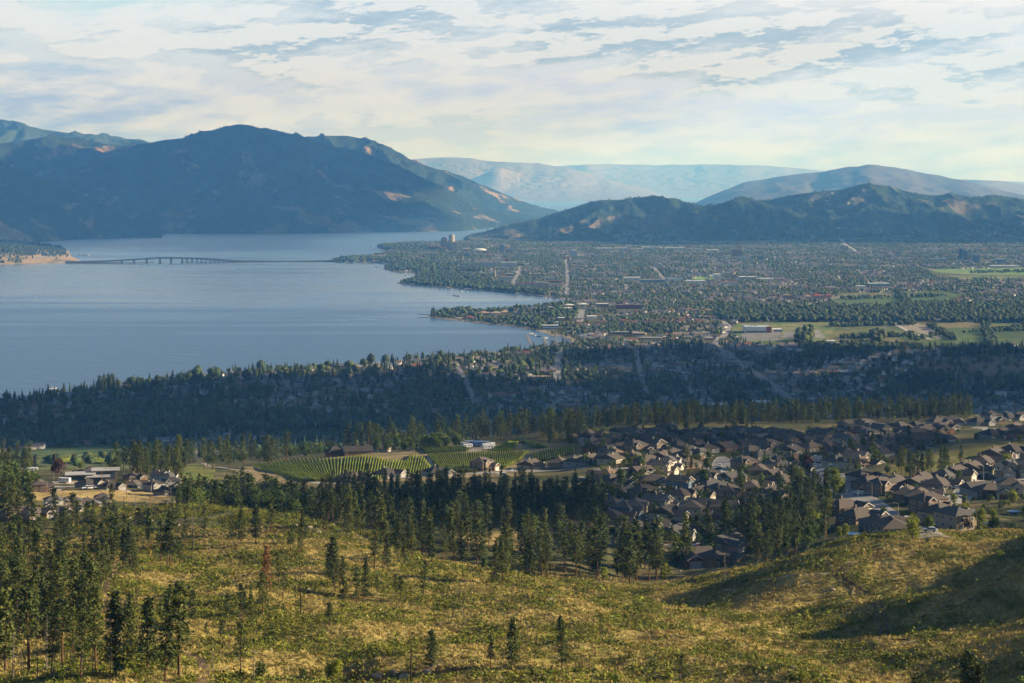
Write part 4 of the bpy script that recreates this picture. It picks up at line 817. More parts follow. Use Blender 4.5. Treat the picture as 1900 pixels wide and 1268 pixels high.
for u, v, c, a in [(1195,908,'white',-30),(1200,912,'white',-30),(1206,920,'silver',-25),(1235,915,'silver',30),(1240,912,'white',30),(1248,957,'white van',60),(1240,962,'white',40),(1234,964,'silver',40),(1226,974,'white',5),(1190,962,'black',70),(1200,966,'white van',80),(1294,1016,'silver',10),(1299,1026,'blue',20),(1336,866,'white',80),(1333,872,'black',20),(1337,878,'silver',30),(1344,884,'white',10),(1352,884,'white',20),(1410,847,'black',5),(1560,901,'black',95),(1578,914,'white',10),(1590,918,'silver',15),(1598,919,'white',15),(1720,983,'white van',-20),(1726,988,'silver',-20),(1680,966,'white',30),(1682,975,'blue',80),(1808,905,'white',35),(1774,908,'silver',0),(1812,887,'black',25),(1828,885,'blue',10),(1885,862,'white',20),(1512,851,'white',10),(1508,860,'red',20),(1516,861,'black',5),(1505,853,'red',0),(1530,852,'red',5),(1513,866,'white',85),(1512,871,'silver',85),(1492,874,'white van',80),(1488,858,'white',20),(1345,923,'white',70),(1350,931,'silver',20),(1362,932,'white',10),(1373,936,'white',0),(925,880,'white',20),(932,884,'white van',10),(950,876,'white',15),(1085,858,'silver',20),(160,908,'white',30),(170,908,'white',30),(185,939,'white',10),(178,942,'white van',10),(35,922,'black',5),(1700,773,'white',0)]: put_car(u, v, c, a)
# ---------------------------------------------------------------- garden things: fences, pools, tents, trailers
CEDAR = mat('cedar_boards', (.26, .10, .055), .8, .2, 2, .2)
def fence(pts, h, m, label):
    P = [hit(*p) for p in pts]; e = empty('fence', P[0]); pa = MB()
    for a, b_ in zip(P, P[1:]):
        a, b_ = a - P[0], b_ - P[0]; n = max(2, int(np.linalg.norm(b_ - a) / 2.4))
        for i in range(n):
            q0, q1 = a + (b_ - a) * i / n, a + (b_ - a) * (i + 1) / n
            for k in (0, 1): q0, q1 = (np.array((q[0], q[1], float(gz(q[0] + P[0][0], q[1] + P[0][1])) - P[0][2])) for q in (q0, q1))
            d = q1 - q0; nn = np.array((-d[1], d[0], 0)); nn = nn / np.linalg.norm(nn) * .05; z = np.array((0, 0, h)); zb = np.array((0, 0, -.3))
            A, B, C_, D_ = q0 + nn, q1 + nn, q1 - nn, q0 - nn
            for f in ((A + zb, B + zb, B + z, A + z), (C_ + zb, D_ + zb, D_ + z, C_ + z), (A + z, B + z, C_ + z, D_ + z)): pa.poly(f)
            ps = MB(); ps.box(q0[0] - .08, q0[0] + .08, q0[1] - .08, q0[1] + .08, q0[2] - .4, q0[2] + h + .15); 
            if i % 2 == 0: obj('post', ps.mesh('post', m), e)
    obj('panel', pa.mesh('panel', m), e); tag(e, label, 'fence')
fence([(1226,984),(1240,990),(1256,994)], 1.8, CEDAR, 'red-brown board fence curving round a corner lawn by the cul-de-sac')
fence([(1340,972),(1365,980),(1385,975)], 1.8, CEDAR, 'red-brown board fence behind the houses at the wooded bank')
fence([(1310,1008),(1340,1006),(1362,1012)], 1.7, CEDAR, 'red-brown board fence of the shaded lower garden')
POOL = mat('pool_water', (.02, .12, .32), .5, 0, 1, .2); RIM = mat('pool_rim', (.16, .2, .24), .7, .1)
def pool(u, v, a, b_, label):
    p = hit(u, v); e = empty('swimming_pool', p); w_ = MB(); k = MB(); n = 20
    c = [(math.cos(t) * a, math.sin(t) * b_) for t in np.linspace(0, 2 * math.pi, n, endpoint=False)]
    w_.poly([(x, y, .95) for x, y in c])
    for i in range(n):
        x0, y0 = c[i]; x1, y1 = c[(i + 1) % n]; q = 1.12
        k.poly([(x0 * q, y0 * q, -1), (x1 * q, y1 * q, -1), (x1 * q, y1 * q, 1.05), (x0 * q, y0 * q, 1.05)]); k.poly([(x0 * q, y0 * q, 1.05), (x1 * q, y1 * q, 1.05), (x1, y1, 1.05), (x0, y0, 1.05)]); k.poly([(x0, y0, 1.05), (x1, y1, 1.05), (x1, y1, .9), (x0, y0, .9)])
    obj('water', w_.mesh('water', POOL), e); obj('rim', k.mesh('rim', RIM), e); tag(e, label, 'pool')
pool(1362,1000,5.5,3.5,'blue oval pool in the shaded garden below the cul-de-sac'); pool(1835,975,2.2,2.0,'round blue pool behind the beige two-storey house'); pool(1884,953,3.2,2.0,'large blue pool at the slope edge by the right terraces'); pool(1584,995,3.0,2.6,'small blue pool beside the dark blue house')
def trailer_proto(m):
    b = MB(); b.box(-3.6, 3.6, -1.25, 1.25, .7, 3.3); b.poly([(-3.6, -1.25, .7), (-4.3, -1.0, 1.2), (-4.3, 1.0, 1.2), (-3.6, 1.25, .7)]); b.poly([(-4.3, -1.0, 1.2), (-3.6, -1.25, 3.3), (-3.6, 1.25, 3.3), (-4.3, 1.0, 1.2)])
    b.poly([(-3.6, -1.25, .7), (-3.6, -1.25, 3.3), (-4.3, -1, 1.2)]); b.poly([(-3.6, 1.25, 3.3), (-3.6, 1.25, .7), (-4.3, 1, 1.2)])
    g = MB(); 
    for x in (-2.2, .2, 2.2): g.box(x - .5, x + .5, -1.29, 1.29, 1.9, 2.6)
    wh = MB(); wh.bar((0, -1.27, .4), (0, 1.27, .4), .4, n=10); return b.mesh('body', m), g.mesh('window_strip', GLASS), wh.mesh('axle_wheels', MATS['tyre'])
TRL = {'white': trailer_proto(mat('trailer_white', (.75, .75, .75), .5)), 'blue': trailer_proto(mat('trailer_blue', (.05, .12, .28), .5)), 'grey-blue': trailer_proto(mat('trailer_grey', (.3, .38, .48), .5))}
for u, v, c, a, s in [(864,829,'white',0,1),(868,832,'white',20,1),(876,827,'blue',5,1),(882,829,'blue',0,1.2),(888,830,'blue',10,1.2),(894,828,'blue',0,1),(900,827,'grey-blue',10,1),(903,831,'white',30,1),(906,835,'white',20,1.1),(910,830,'white',40,1),(872,826,'grey-blue',0,1),(886,826,'blue',8,1),(120,897,'white',-15,.9),(60,877,'white',10,1),(768,829,'white',0,.8),(790,828,'white',10,.8),(800,828,'white',10,.7),(809,829,'white',0,.7)]:
    p = hit(u, v) + np.array((0, 0, .1)); e = empty('camper_trailer', p, R(a), s); b, g, wm_ = TRL[c]; obj('body', b, e); obj('window', g, e); obj('wheel', wm_, e); later(e, f'{c} camper trailer', 'trailer', 'campers and trailers', p)
def lamp_proto():
    m = MB(); m.bar((0, 0, -1), (0, 0, 8.5), .11, .07); h = MB(); h.bar((0, 0, 8.4), (1.6, 0, 9.0), .06, .05); k = MB(); k.box(1.3, 2.1, -.16, .16, 8.92, 9.08); return m.mesh('pole', METAL), h.mesh('arm', METAL), k.mesh('lamp_head', TRIM)
LP = lamp_proto()
for u, v, a in [(1592,940,0),(1667,974,180),(1618,930,180),(1232,955,0),(1380,865,90),(1443,846,0),(1350,908,0),(1825,895,200),(1085,866,0),(100,905,0)]:
    p = hit(u, v); e = empty('street_lamp', p, R(a)); obj('pole', LP[0], e); obj('arm', LP[1], e); obj('lamp_head', LP[2], e); later(e, 'grey street lamp with a short arm', 'street lamp', 'street lamps', p)
# -- wooden power poles, with the wire each carries to the next
WOOD = mat('pole_wood', (.26, .15, .08), .9, .2, 2, .1); WIRE = mat('wire', (.16, .14, .12), .6)
def pole_line(spots, h, label):
    P = [hit(u, v) if isinstance(v, (int,)) else at(u, v) for u, v in spots]
    for i, p in enumerate(P):
        e = empty('power_pole', p); m = MB(); m.bar((0, 0, -1), (0, 0, h), .24, .16); obj('pole', m.mesh('pole', WOOD), e)
        k = MB(); k.box(-1.3, 1.3, -.09, .09, h - 1.0, h - .78); obj('crossarm', k.mesh('crossarm', WOOD), e); later(e, label, 'power pole', 'power poles', p)
    for a, b_ in zip(P, P[1:]):
        for off in (-1.1, 0, 1.1):
            m = MB(); q = None
            for t in np.linspace(0, 1, 9):
                c = a + (b_ - a) * t + np.array((off, 0, h - .7 - 6 * t * (1 - t))) ; 
                if q is not None: m.bar(q, c, .05, n=3)
                q = c
            o = obj('power_line', m.mesh('power_line', WIRE)); later(o, 'thin sagging power wire strung pole to pole', 'power line', 'power wires', tuple((a + b_) / 2 + np.array((off, 0, h - 2))))
pole_line([(-20,1500.),(19,1560.),(61,1640.),(103,1760.),(138,1880.),(172,2010.),(256,2250.)], 15, 'brown wooden power pole carrying wires')
for u, v, hp in [(189,908,34),(235,924,34),(278,958,40),(97,917,18),(919,888,33),(1378,848,24),(1532,1000,38),(1885,998,14),(644,848,16),(1292,1012,24)]:
    p = hit(u, v); m = MB(); h = hp * p[1] / F; m.bar((0, 0, -1), (0, 0, h), .2, .13); e = empty('power_pole', p); obj('pole', m.mesh('pole', WOOD), e); k = MB(); k.box(-1, 1, -.08, .08, h - .8, h - .62); obj('crossarm', k.mesh('crossarm', WOOD), e); later(e, 'single brown wooden pole', 'power pole', 'power poles', p)
# -- flat-roofed modern house and the vineyard barn
FROOF = mat('flat_roof', (.42, .41, .40), .8, .1)
def modern(u, v, rz, boxes, label, name='house'):
    p = hit(u, v); e = empty(name, p, R(rz))
    for x, y, w_, d, h in boxes:
        m = MB(); m.box(x - w_ / 2, x + w_ / 2, y - d / 2, y + d / 2, -3, h); obj('wall', m.mesh('wall', WM['brown']), e)
        r = MB(); r.box(x - w_ / 2 - 1.6, x + w_ / 2 + 1.6, y - d / 2 - 1.6, y + d / 2 + 1.6, h + .003, h + .4); obj('roof', r.mesh('roof', FROOF), e)
        g = MB(); g.box(x - w_ / 2 + 1, x + w_ / 2 - 1, y - d / 2 - .06, y - d / 2 + .04, .5, h - .5); obj('window', g.mesh('window', GLASS), e)
    HOUSES.append((p[0], p[1])); tag(e, label, 'house')
modern(176, 892, 12, [(-8, 0, 14, 9, 4.2), (6, 5, 13, 8, 5.4), (2, -6, 10, 5, 3.2)], 'modern house with stepped pale flat roofs near the gravel yard')
p = hit(621, 848); e = empty('barn', p, R(25)); a = MB(); a.box(-6, 6, -5, 5, -2, 4.2); r = MB(); hip(r, -6, 6, -5, 5, 4.2, 4.2, .8); obj('wall', a.mesh('wall', WM['brick-red']), e); obj('roof', r.mesh('roof', RM['dark']), e); d = MB(); d.box(-2, 2, -5.1, -4.95, 0, 3.2); obj('door', d.mesh('door', DOORB), e); tag(e, 'dark red barn with steep hipped roof at the head of the vineyard', 'barn')
p = hit(660, 844); e = empty('house', p, R(12)); a = MB(); a.box(-9, 12, -5, 5, -2, 3.4); r = MB(); hip(r, -9, 12, -5, 5, 3.4, 3.2, .8, gable=True); a.poly([(12, -5, 3.38), (12, 5, 3.38), (12, 0, 6.2)]); a.poly([(-9, 5, 3.38), (-9, -5, 3.38), (-9, 0, 6.2)])
obj('wall', a.mesh('wall', WM['brown']), e); obj('roof', r.mesh('roof', RM['dark']), e); d = MB(); d.box(-6, 0, -5.1, -4.95, 0, 2.6); obj('door', d.mesh('door', DOORB), e); tag(e, 'long low dark-roofed farmhouse behind the vineyard rows', 'house'); HOUSES.append((p[0], p[1]))
# ---------------------------------------------------------------- vines
VINE = leafmat('vine_leaves', (.26, .31, .035), .45, rv=.12)
def vine_row(a, b_, what, p0=None):
    L = np.linalg.norm(b_ - a); n = max(4, int(L / 1.3)); t = np.linspace(0, 1, n + 1); x = a[0] + (b_[0] - a[0]) * t; y = a[1] + (b_[1] - a[1]) * t; z = gz(x, y)
    d = (b_ - a)[:2] / max(np.hypot(*(b_ - a)[:2]), 1e-6); nx, ny = -d[1], d[0]; V = []
    for w_, h in ((-.30, .35), (-.48, 1.05), (-.12, 1.9), (.16, 1.85), (.48, 1.0), (.30, .35)):
        ww = w_ + rng.normal(0, .14, n + 1); hh = h + rng.normal(0, .16, n + 1); V.append(np.stack([x + nx * ww, y + ny * ww, z + hh], -1))
    V = np.stack(V, 1); o0 = np.array((x[0], y[0], z[0])); ii, jj = np.meshgrid(np.arange(n), np.arange(5), indexing='ij'); k = (ii * 6 + jj).ravel()
    me = raw_mesh('vine_row', (V - o0).reshape(-1, 3), np.stack([k, k + 1, k + 7, k + 6], 1), None, [VINE])
    o = obj('vine_row', me, None, o0); return o
NV = 0
def block(top, bot, n, name, clipD=None):
    global NV
    tp, bt = np.array(top, float), np.array(bot, float)
    def along(P, t): 
        d = np.concatenate([[0], np.cumsum(np.hypot(*np.diff(P, axis=0).T))]) / np.hypot(*np.diff(P, axis=0).T).sum(); return np.interp(t, d, P[:, 0]), np.interp(t, d, P[:, 1])
    for i in range(n):
        t = i / (n - 1); a = hit(*along(tp, t)); b_ = hit(*along(bt, t))
        if np.linalg.norm(a - b_) > 700: continue
        o = vine_row(a, b_, name); e = 'leftmost' if i == 0 else 'rightmost' if i == n - 1 else ordn(i) + ' from the left'
        tag(o, f'green vine row of the {name}, {e}', 'vine row', 'vine rows of the ' + name); NV += 1
block([(470,866),(520,858),(575,854),(634,851)], [(560,894),(585,895),(610,894),(629,893)], 24, 'darker block left of the dirt strip')
block([(641,851),(665,848),(700,849),(716,856),(754,858),(764,846),(784,850),(797,866)], [(634,893),(660,894),(690,892),(720,888),(745,883),(765,880),(782,877),(796,873)], 33, 'central steep block')
block([(795,846),(830,843),(880,842),(930,841),(980,839)], [(818,872),(838,877),(868,877),(900,874),(938,869),(962,856)], 44, 'wide slanting block')
block([(778,831),(820,830),(862,832)], [(792,842),(830,840),(868,838)], 17, 'small upper block')
block([(907,838),(928,829),(948,821)], [(948,838),(958,829),(963,820)], 8, 'mound block')
block([(972,819),(984,823),(994,828)], [(990,832),(1004,832),(1018,832)], 8, 'slope right of the mound')
block([(988,844),(1014,838),(1036,832),(1063,830)], [(990,858),(1014,856),(1040,850),(1064,842)], 18, 'end block beside the houses')
block([(92,851),(112,849),(132,847)], [(84,861),(98,861),(112,861)], 13, 'lower left vineyard by the poles')
block([(140,847),(175,845),(216,843)], [(120,861),(160,861),(205,861)], 26, 'lower striped vineyard')
block([(282,844),(300,843)], [(276,855),(296,855)], 7, 'strip between the tall pines')
# ================================================================ CITY
BM = {}
def bmat(c):
    k = tuple(round(x, 3) for x in c)
    if k not in BM: BM[k] = mat('facade_%d' % len(BM), c, .8, .08, .08, .2)
    return BM[k]
WHT, CRM, TAN, PNK, RED, GRY, DGL, GBL = (.66, .66, .65), (.56, .48, .37), (.40, .31, .22), (.40, .23, .17), (.30, .085, .06), (.26, .26, .27), (.06, .09, .13), (.20, .27, .34)
BSITES = []
def building(u, vb, wpx, hpx, dep, wc, rc, label, cat='building', name='building', fl=3.4, style='flat', rz=0.0, band=True):
    p = hit(u, vb); D = p[1]; w_ = wpx * D / F; h = hpx * D / F; e = empty(name, p, rz); BSITES.append((p[0], p[1], max(w_, dep) / 2 + 6))
    a = MB()
    if style == 'round':
        n = 12; c = [(math.cos(t) * w_ / 2, math.sin(t) * w_ / 2) for t in np.linspace(0, 2 * math.pi, n, endpoint=False)]
        for i in range(n): (x0, y0), (x1, y1) = c[i], c[(i + 1) % n]; a.poly([(x0, y0, -4), (x1, y1, -4), (x1, y1, h), (x0, y0, h)])
        r = MB(); r.poly([(x, y, h) for x, y in c]); r.bar((0, 0, h - .5), (0, 0, h + 4), w_ * .32, n=10)
    elif style == 'dome':
        a.box(-w_ / 2, w_ / 2, -dep / 2, dep / 2, -4, h * .45); r = MB(); n, k = 16, 5
        for i in range(n):
            for j in range(k):
                P = lambda i, j: (math.cos(2 * math.pi * i / n) * w_ * .52 * math.cos(j / k * 1.57), math.sin(2 * math.pi * i / n) * dep * .52 * math.cos(j / k * 1.57), h * .45 + h * .55 * math.sin(j / k * 1.57))
                r.poly([P(i, j), P(i + 1, j), P(i + 1, j + 1), P(i, j + 1)])
    elif style == 'gable':
        a.box(-w_ / 2, w_ / 2, -dep / 2, dep / 2, -4, h * .6); r = MB(); hip(r, -w_ / 2, w_ / 2, -dep / 2, dep / 2, h * .6, h * .45, .8)
    else:
        a.box(-w_ / 2, w_ / 2, -dep / 2, dep / 2, -4, h); r = MB(); r.box(-w_ / 2 - .4, w_ / 2 + .4, -dep / 2 - .4, dep / 2 + .4, h + .003, h + .9)
        if h > 25: r.box(-w_ * .25, w_ * .25, -dep * .25, dep * .25, h + .9, h + 5)
        elif w_ > 40:
            q = random.Random(int(u * 7)); 
            for _ in range(int(w_ / 12)): x = q.uniform(-w_ * .45, w_ * .42); y = q.uniform(-dep * .4, dep * .3); r.box(x, x + q.uniform(2, 5), y, y + q.uniform(2, 4), h + .9, h + q.uniform(1.6, 2.8))
    obj('wall', a.mesh('wall', bmat(wc)), e); obj('roof', r.mesh('roof', bmat(rc)), e)
    if band and style in ('flat', 'round'):
        nf = max(1, min(22, int(h / fl)))
        for f in range(nf):
            z = (f + .35) * h / nf; z1 = z + h / nf * .42; m = MB()
            if style == 'round':
                for i in range(n): (x0, y0), (x1, y1) = c[i], c[(i + 1) % n]; s = 1.02; m.poly([(x0 * s, y0 * s, z), (x1 * s, y1 * s, z), (x1 * s, y1 * s, z1), (x0 * s, y0 * s, z1)])
            else:
                m.box(-w_ / 2 - .15, w_ / 2 + .15, -dep / 2 - .15, dep / 2 + .15, z, z1)
            obj('window_band', m.mesh('window_band', GLASS), e)
    tag(e, label, cat, 'city buildings'); return e
B = building
B(838,461,11,25,30,CRM,GRY,'tallest pale round tower at the lakefront', 'tower', 'tower', style='round')
B(824,463,11,21,28,PNK,RED,'tall pink-brown tower with red top left of the pale round tower', 'tower', 'tower')
B(832,465,10,15,24,TAN,RED,'shorter tan tower with red roof in front of the pale round tower', 'tower', 'tower')
B(843,465,13,14,24,CRM,RED,'shorter cream tower with red roof right of the pale round tower', 'tower', 'tower')
B(806,463,22,6,40,RED,PNK,'low red brick resort building left of the lakefront towers')
B(821,468,14,8,30,TAN,RED,'mid-rise tan resort wing below the lakefront towers')
B(863,468,12,6,30,(.5,.3,.14),CRM,'low orange-tan building right of the lakefront towers')
B(867,477,11,7,25,GBL,GRY,'dark blue glass office block below the orange-tan building')
B(890,467,25,6,60,TAN,WHT,'wide sports arena with a low white dome', style='dome')
B(931,470,8,16,24,GRY,TAN,'tall grey apartment tower in the old centre', 'tower', 'tower')
B(974,469,13,6,25,CRM,WHT,'cream office block right of the grey apartment tower')
B(945,468,14,5,25,PNK,GRY,'low pink block beside the grey apartment tower')
B(1064,478,12,13,22,WHT,WHT,'white apartment slab standing alone by the long avenue', 'tower', 'tower')
B(905,495,36,8,40,WHT,GRY,'long white hospital wing left of the red stair block')
B(944,496,30,9,40,WHT,WHT,'white hospital block with red stair block behind it')
B(940,494,7,13,20,RED,RED,'red stair block rising above the white hospital')
B(977,495,9,5,22,WHT,WHT,'small white clinic right of the hospital')
B(868,498,40,4,26,GRY,GBL,'long low grey-blue school left of the hospital')
B(938,521,20,7,30,WHT,PNK,'white building with pink roof right of the tower crane')
B(946,513,14,5,24,TAN,CRM,'tan block behind the building with pink roof')
B(997,514,14,6,24,CRM,TAN,'cream four-storey block with open balconies near the avenue')
B(1003,534,16,10,26,CRM,TAN,'cream lakeside apartment block with big windows behind the beach trees')
B(1014,533,9,8,20,TAN,TAN,'narrow tan apartment block right of the cream lakeside block')
B(975,530,40,4,24,WHT,RED,'long low shop row with red roof near the beach')
B(1030,525,24,4,24,TAN,RED,'low shop row with red roof beside the avenue')
B(1021,520,18,5,26,WHT,GRY,'white low store left of the avenue')
B(1366,476,19,13,28,PNK,TAN,'broad pink-brown stepped high-rise below the dry ridge', 'tower', 'tower')
B(1371,474,9,18,22,(.5,.3,.2),PNK,'upper step of the pink-brown high-rise below the ridge', 'tower', 'tower')
B(1374,481,26,3,26,WHT,GBL,'low white hall in front of the pink-brown high-rise')
B(1410,482,9,7,24,GRY,GRY,'grey mid-rise right of the pink-brown high-rise')
B(1783,482,6,19,22,DGL,DGL,'darkest glass tower above the flat fields', 'tower', 'tower')
B(1790,483,7,16,22,(.10,.14,.19),DGL,'second dark tower right against the darkest glass tower', 'tower', 'tower')
B(1810,488,12,14,26,GBL,GRY,'grey-blue office tower right of the dark pair', 'tower', 'tower')
B(1855,488,19,7,30,GBL,WHT,'grey-blue mid-rise far right of the dark towers')
B(1862,496,52,3,50,WHT,WHT,'very long white warehouse above the green fields', 'warehouse', band=False)
B(1740,483,34,3,40,GBL,GRY,'low grey-blue block left of the dark towers', band=False)
B(1630,531,38,5,50,(.5,.58,.58),(.5,.58,.58),'pale green-roofed school hall amid trees')
B(1597,534,18,3,30,WHT,WHT,'low white hall left of the pale green-roofed school', band=False)
B(1516,553,18,8,26,PNK,RED,'first pink apartment house with red roof by the farm road', style='gable')
B(1498,554,14,7,26,TAN,PNK,'tan apartment house with pink roof by the farm road', style='gable')
B(1536,552,12,7,26,PNK,RED,'rightmost pink apartment house by the farm road', style='gable')
B(1460,556,16,8,26,(.5,.3,.14),TAN,'orange-tan block left of the pink apartment houses')
B(1403,550,8,5,22,(.55,.33,.16),TAN,'small orange block at the edge of the shop strip')
for u, v, w_, h, wc, rc, s in [(1172,519,30,4,WHT,WHT,'first'),(1210,524,46,5,GBL,GRY,'second'),(1252,521,30,4,WHT,GBL,'third'),(1290,524,36,3,WHT,WHT,'fourth'),(1330,515,13,6,WHT,WHT,'fifth'),(1352,526,30,3,WHT,RED,'sixth'),(1386,517,30,3,GRY,WHT,'seventh'),(1420,520,28,3,WHT,WHT,'eighth')]:
    B(u, v, w_, h, 45, wc, rc, f'{s} from the left of the long low stores in the mall strip', 'store', 'store', band=False)
for i, (u, v, w_, rc) in enumerate([(1120,463,30,WHT),(1152,462,24,CRM),(1180,464,18,TAN),(1200,461,20,WHT),(1215,461,14,GRY),(1252,462,36,WHT),(1290,464,26,GRY),(1322,466,22,WHT)]):
    B(u, v, w_, 2.5, 50, WHT, rc, f'{ordn(i)} from the left of the pale low warehouses at the foot of the dry ridge', 'warehouse', 'warehouse', band=False)
B(1167,573,48,7,26,RED,(.18,.10,.09),'long dark red brick block of the lakeside resort strip')
B(1117,570,22,6,26,PNK,WHT,'red brick block with white top left of the long dark one')
B(1056,569,17,5,26,RED,WHT,'red lakeside hotel with white roof at the bay', style='gable')
B(1081,568,16,6,28,CRM,WHT,'beige lakeside hotel right of the red one', style='gable')
B(1053,574,14,4,20,RED,WHT,'small red boathouse below the lakeside hotels', style='gable')
B(1018,573,20,5,24,GRY,GRY,'grey lakeside townhouse row with stepped roofs', style='gable')
B(993,574,18,4,22,TAN,GRY,'tan lakeside townhouse row left of the grey row', style='gable')
B(897,584,20,6,24,TAN,PNK,'tan condo on the wooded point, left of three', style='gable')
B(919,584,18,6,24,CRM,TAN,'cream condo on the wooded point, middle of three', style='gable')
B(935,583,14,7,24,TAN,TAN,'tall tan condo on the wooded point, right of three', style='gable')
B(871,591,12,5,20,PNK,RED,'red-brown villa on the wooded point', style='gable')
B(851,592,12,3,20,TAN,TAN,'low tan villa near the tip of the wooded point', style='gable')
B(1021,611,30,7,20,WHT,WHT,'white motel slab with dark windows above the beach')
B(1034,608,5,10,16,WHT,WHT,'white stair tower at the right end of the motel')
B(1098,591,18,4,30,WHT,WHT,'white flat-roofed store beside the lakeshore avenue', band=False)
B(1072,594,14,4,26,CRM,GRY,'cream store left of the white flat-roofed store', band=False)
B(1041,596,12,6,22,PNK,WHT,'pink block with white roof among trees by the motel')
B(1150,621,34,5,30,TAN,GRY,'long tan school with flat roof among trees')
B(1184,623,22,5,30,CRM,TAN,'shorter tan school wing beside the long one')
B(1206,629,44,4,22,GRY,GRY,'low grey hall in front of the tan school', style='gable')
B(1312,631,20,7,26,PNK,GRY,'pink-grey gabled shed beside the winding road', style='gable')
e = B(1404,616,47,10,60,WHT,(.4,.46,.52),'big white sports hall with red corner', 'sports hall', 'sports_hall', band=False)
p = hit(1404, 616); s = p[1] / F; m = MB(); m.box(15 * s, 24 * s, -31, -20, -2, 11.2 * s); obj('corner_block', m.mesh('corner_block', bmat(RED)), e); m = MB(); m.box(-23 * s, 15 * s, -30.3, -29.9, 1, 4); obj('window_band', m.mesh('window_band', GLASS), e)
B(1442,616,16,5,30,WHT,WHT,'white annex right of the big sports hall')
B(1542,637,14,4,24,WHT,WHT,'white farm shed in the green fields', band=False); B(1558,653,12,2.5,20,WHT,(.4,.55,.6),'pale green farm shed near the woods', band=False); B(1475,652,26,2.5,20,CRM,WHT,'long low greenhouse left of the farm sheds', band=False)
B(1573,695,30,5,30,GRY,GBL,'grey school with pale flat roof among dark trees')
for i, (u, w_) in enumerate([(1300,13),(1320,12),(1342,14)]): B(u, 754, w_, 4, 22, WHT, WHT, f'{("left", "middle", "right")[i]} one of three white flat-roofed warehouses', 'warehouse', 'warehouse')
B(1413,752,32,6,26,CRM,WHT,'long cream warehouse beside the main road', 'warehouse', 'warehouse')
B(1003,692,22,7,36,TAN,(.12,.10,.10),'brown shopping hall with big hipped roof, left one', style='gable'); B(1022,690,18,7,36,TAN,(.12,.10,.10),'brown shopping hall with big hipped roof, right one', style='gable'); B(1000,703,40,4,26,CRM,TAN,'low shop row in front of the shopping halls')
B(930,735,22,6,26,PNK,RED,'low building with large red roof in the lakeside wood', style='gable'); B(1076,711,22,4,26,CRM,RED,'shop with red roof below the straight street', style='gable')
for i, (u, v) in enumerate([(1028,722),(1040,724),(1052,723),(1064,725),(1076,724)]): B(u, v, 9, 7, 12, GBL, (.16,.18,.21), f'blue-grey townhouse in the row below the straight street, {ordn(i)} from the left', 'townhouse', 'townhouse', style='gable')
# ---------------------------------------------------------------- bridge
BR = mat('bridge_concrete', (.065, .07, .075), .8, .1, .2); ROCK = mat('causeway_rock', (.07, .066, .056), .95, .3, .2)
e = empty('bridge', (0, 0, 0)); Db = 8500.0
dk = [(128,485.6),(150,485.8),(190,485.0),(215,483.6),(250,481.3),(285,478.9),(310,478.2),(335,478.5),(365,479.4),(395,481.2),(420,483.2),(440,484.6),(500,485.2),(560,484.8),(590,484.0),(616,483.8)]
P = [np.array((Db * (u - 950) / F, Db + (u - 300) * .35, HC - (Db + (u - 300) * .35) * (v - VH) / F)) for u, v in dk]; us = np.linspace(128, 616, 70)
PX = np.array([[np.interp(x, [d[0] for d in dk], [q[i] for q in P]) for i in range(3)] for x in us]); PX[:, 2] = np.convolve(np.pad(PX[:, 2], 2, mode='edge'), np.ones(5) / 5, 'valid')
m = MB()
for a, b_ in zip(PX, PX[1:]):
    for y0, y1, z0, z1 in ((-11, 11, 0, 0), (-11, -11, -4.6, 1.8), (11, 11, -4.6, 1.8), (-11, 11, -4.6, -4.6)): m.poly([(a[0], a[1] + y0, a[2] + z0), (b_[0], b_[1] + y0, b_[2] + z0), (b_[0], b_[1] + y1, b_[2] + z1), (a[0], a[1] + y1, a[2] + z1)])
obj('deck', m.mesh('deck', BR), e)
for u in (228, 250, 273, 297, 317, 337, 346, 355, 364, 372, 380, 388, 396, 404, 412, 420):
    q = [np.interp(u, us, PX[:, i]) for i in range(3)]; m = MB(); w_ = 2.6 if u < 340 else 1.6
    m.box(q[0] - w_, q[0] + w_, q[1] - 7, q[1] + 7, -3, q[2] - 4.603); m.box(q[0] - w_ * 2, q[0] + w_ * 2, q[1] - 9, q[1] + 9, -3, 1.2 if u < 340 else .8); obj('pier', m.mesh('pier', BR), e)
for u0, u1, wd in ((118, 222, 14), (212, 287, 7), (340, 430, 10), (426, 622, 15)):
    m = MB(); a = [np.interp(u0, us, PX[:, i]) for i in range(3)]; b_ = [np.interp(u1, us, PX[:, i]) for i in range(3)]
    top = 2.2 if u0 in (212, 340) else 3.2
    for (x0, y0), (x1, y1) in (((a[0], a[1]), (b_[0], b_[1])),): 
        c = [(x0, y0 - wd - 6, -2), (x1, y1 - wd - 6, -2), (x1, y1 - wd, top), (x0, y0 - wd, top), (x1, y1 + wd, top), (x0, y0 + wd, top), (x1, y1 + wd + 6, -2), (x0, y0 + wd + 6, -2)]
        for f in ((0, 1, 2, 3), (3, 2, 4, 5), (5, 4, 6, 7), (0, 3, 5, 7), (1, 6, 4, 2)): m.poly([c[i] for i in f])
    obj('causeway' if u0 != 340 else 'pontoon', m.mesh('causeway', ROCK if u0 != 340 else BR), e)
tag(e, 'long floating bridge rising to an arch span across the lake', 'bridge')
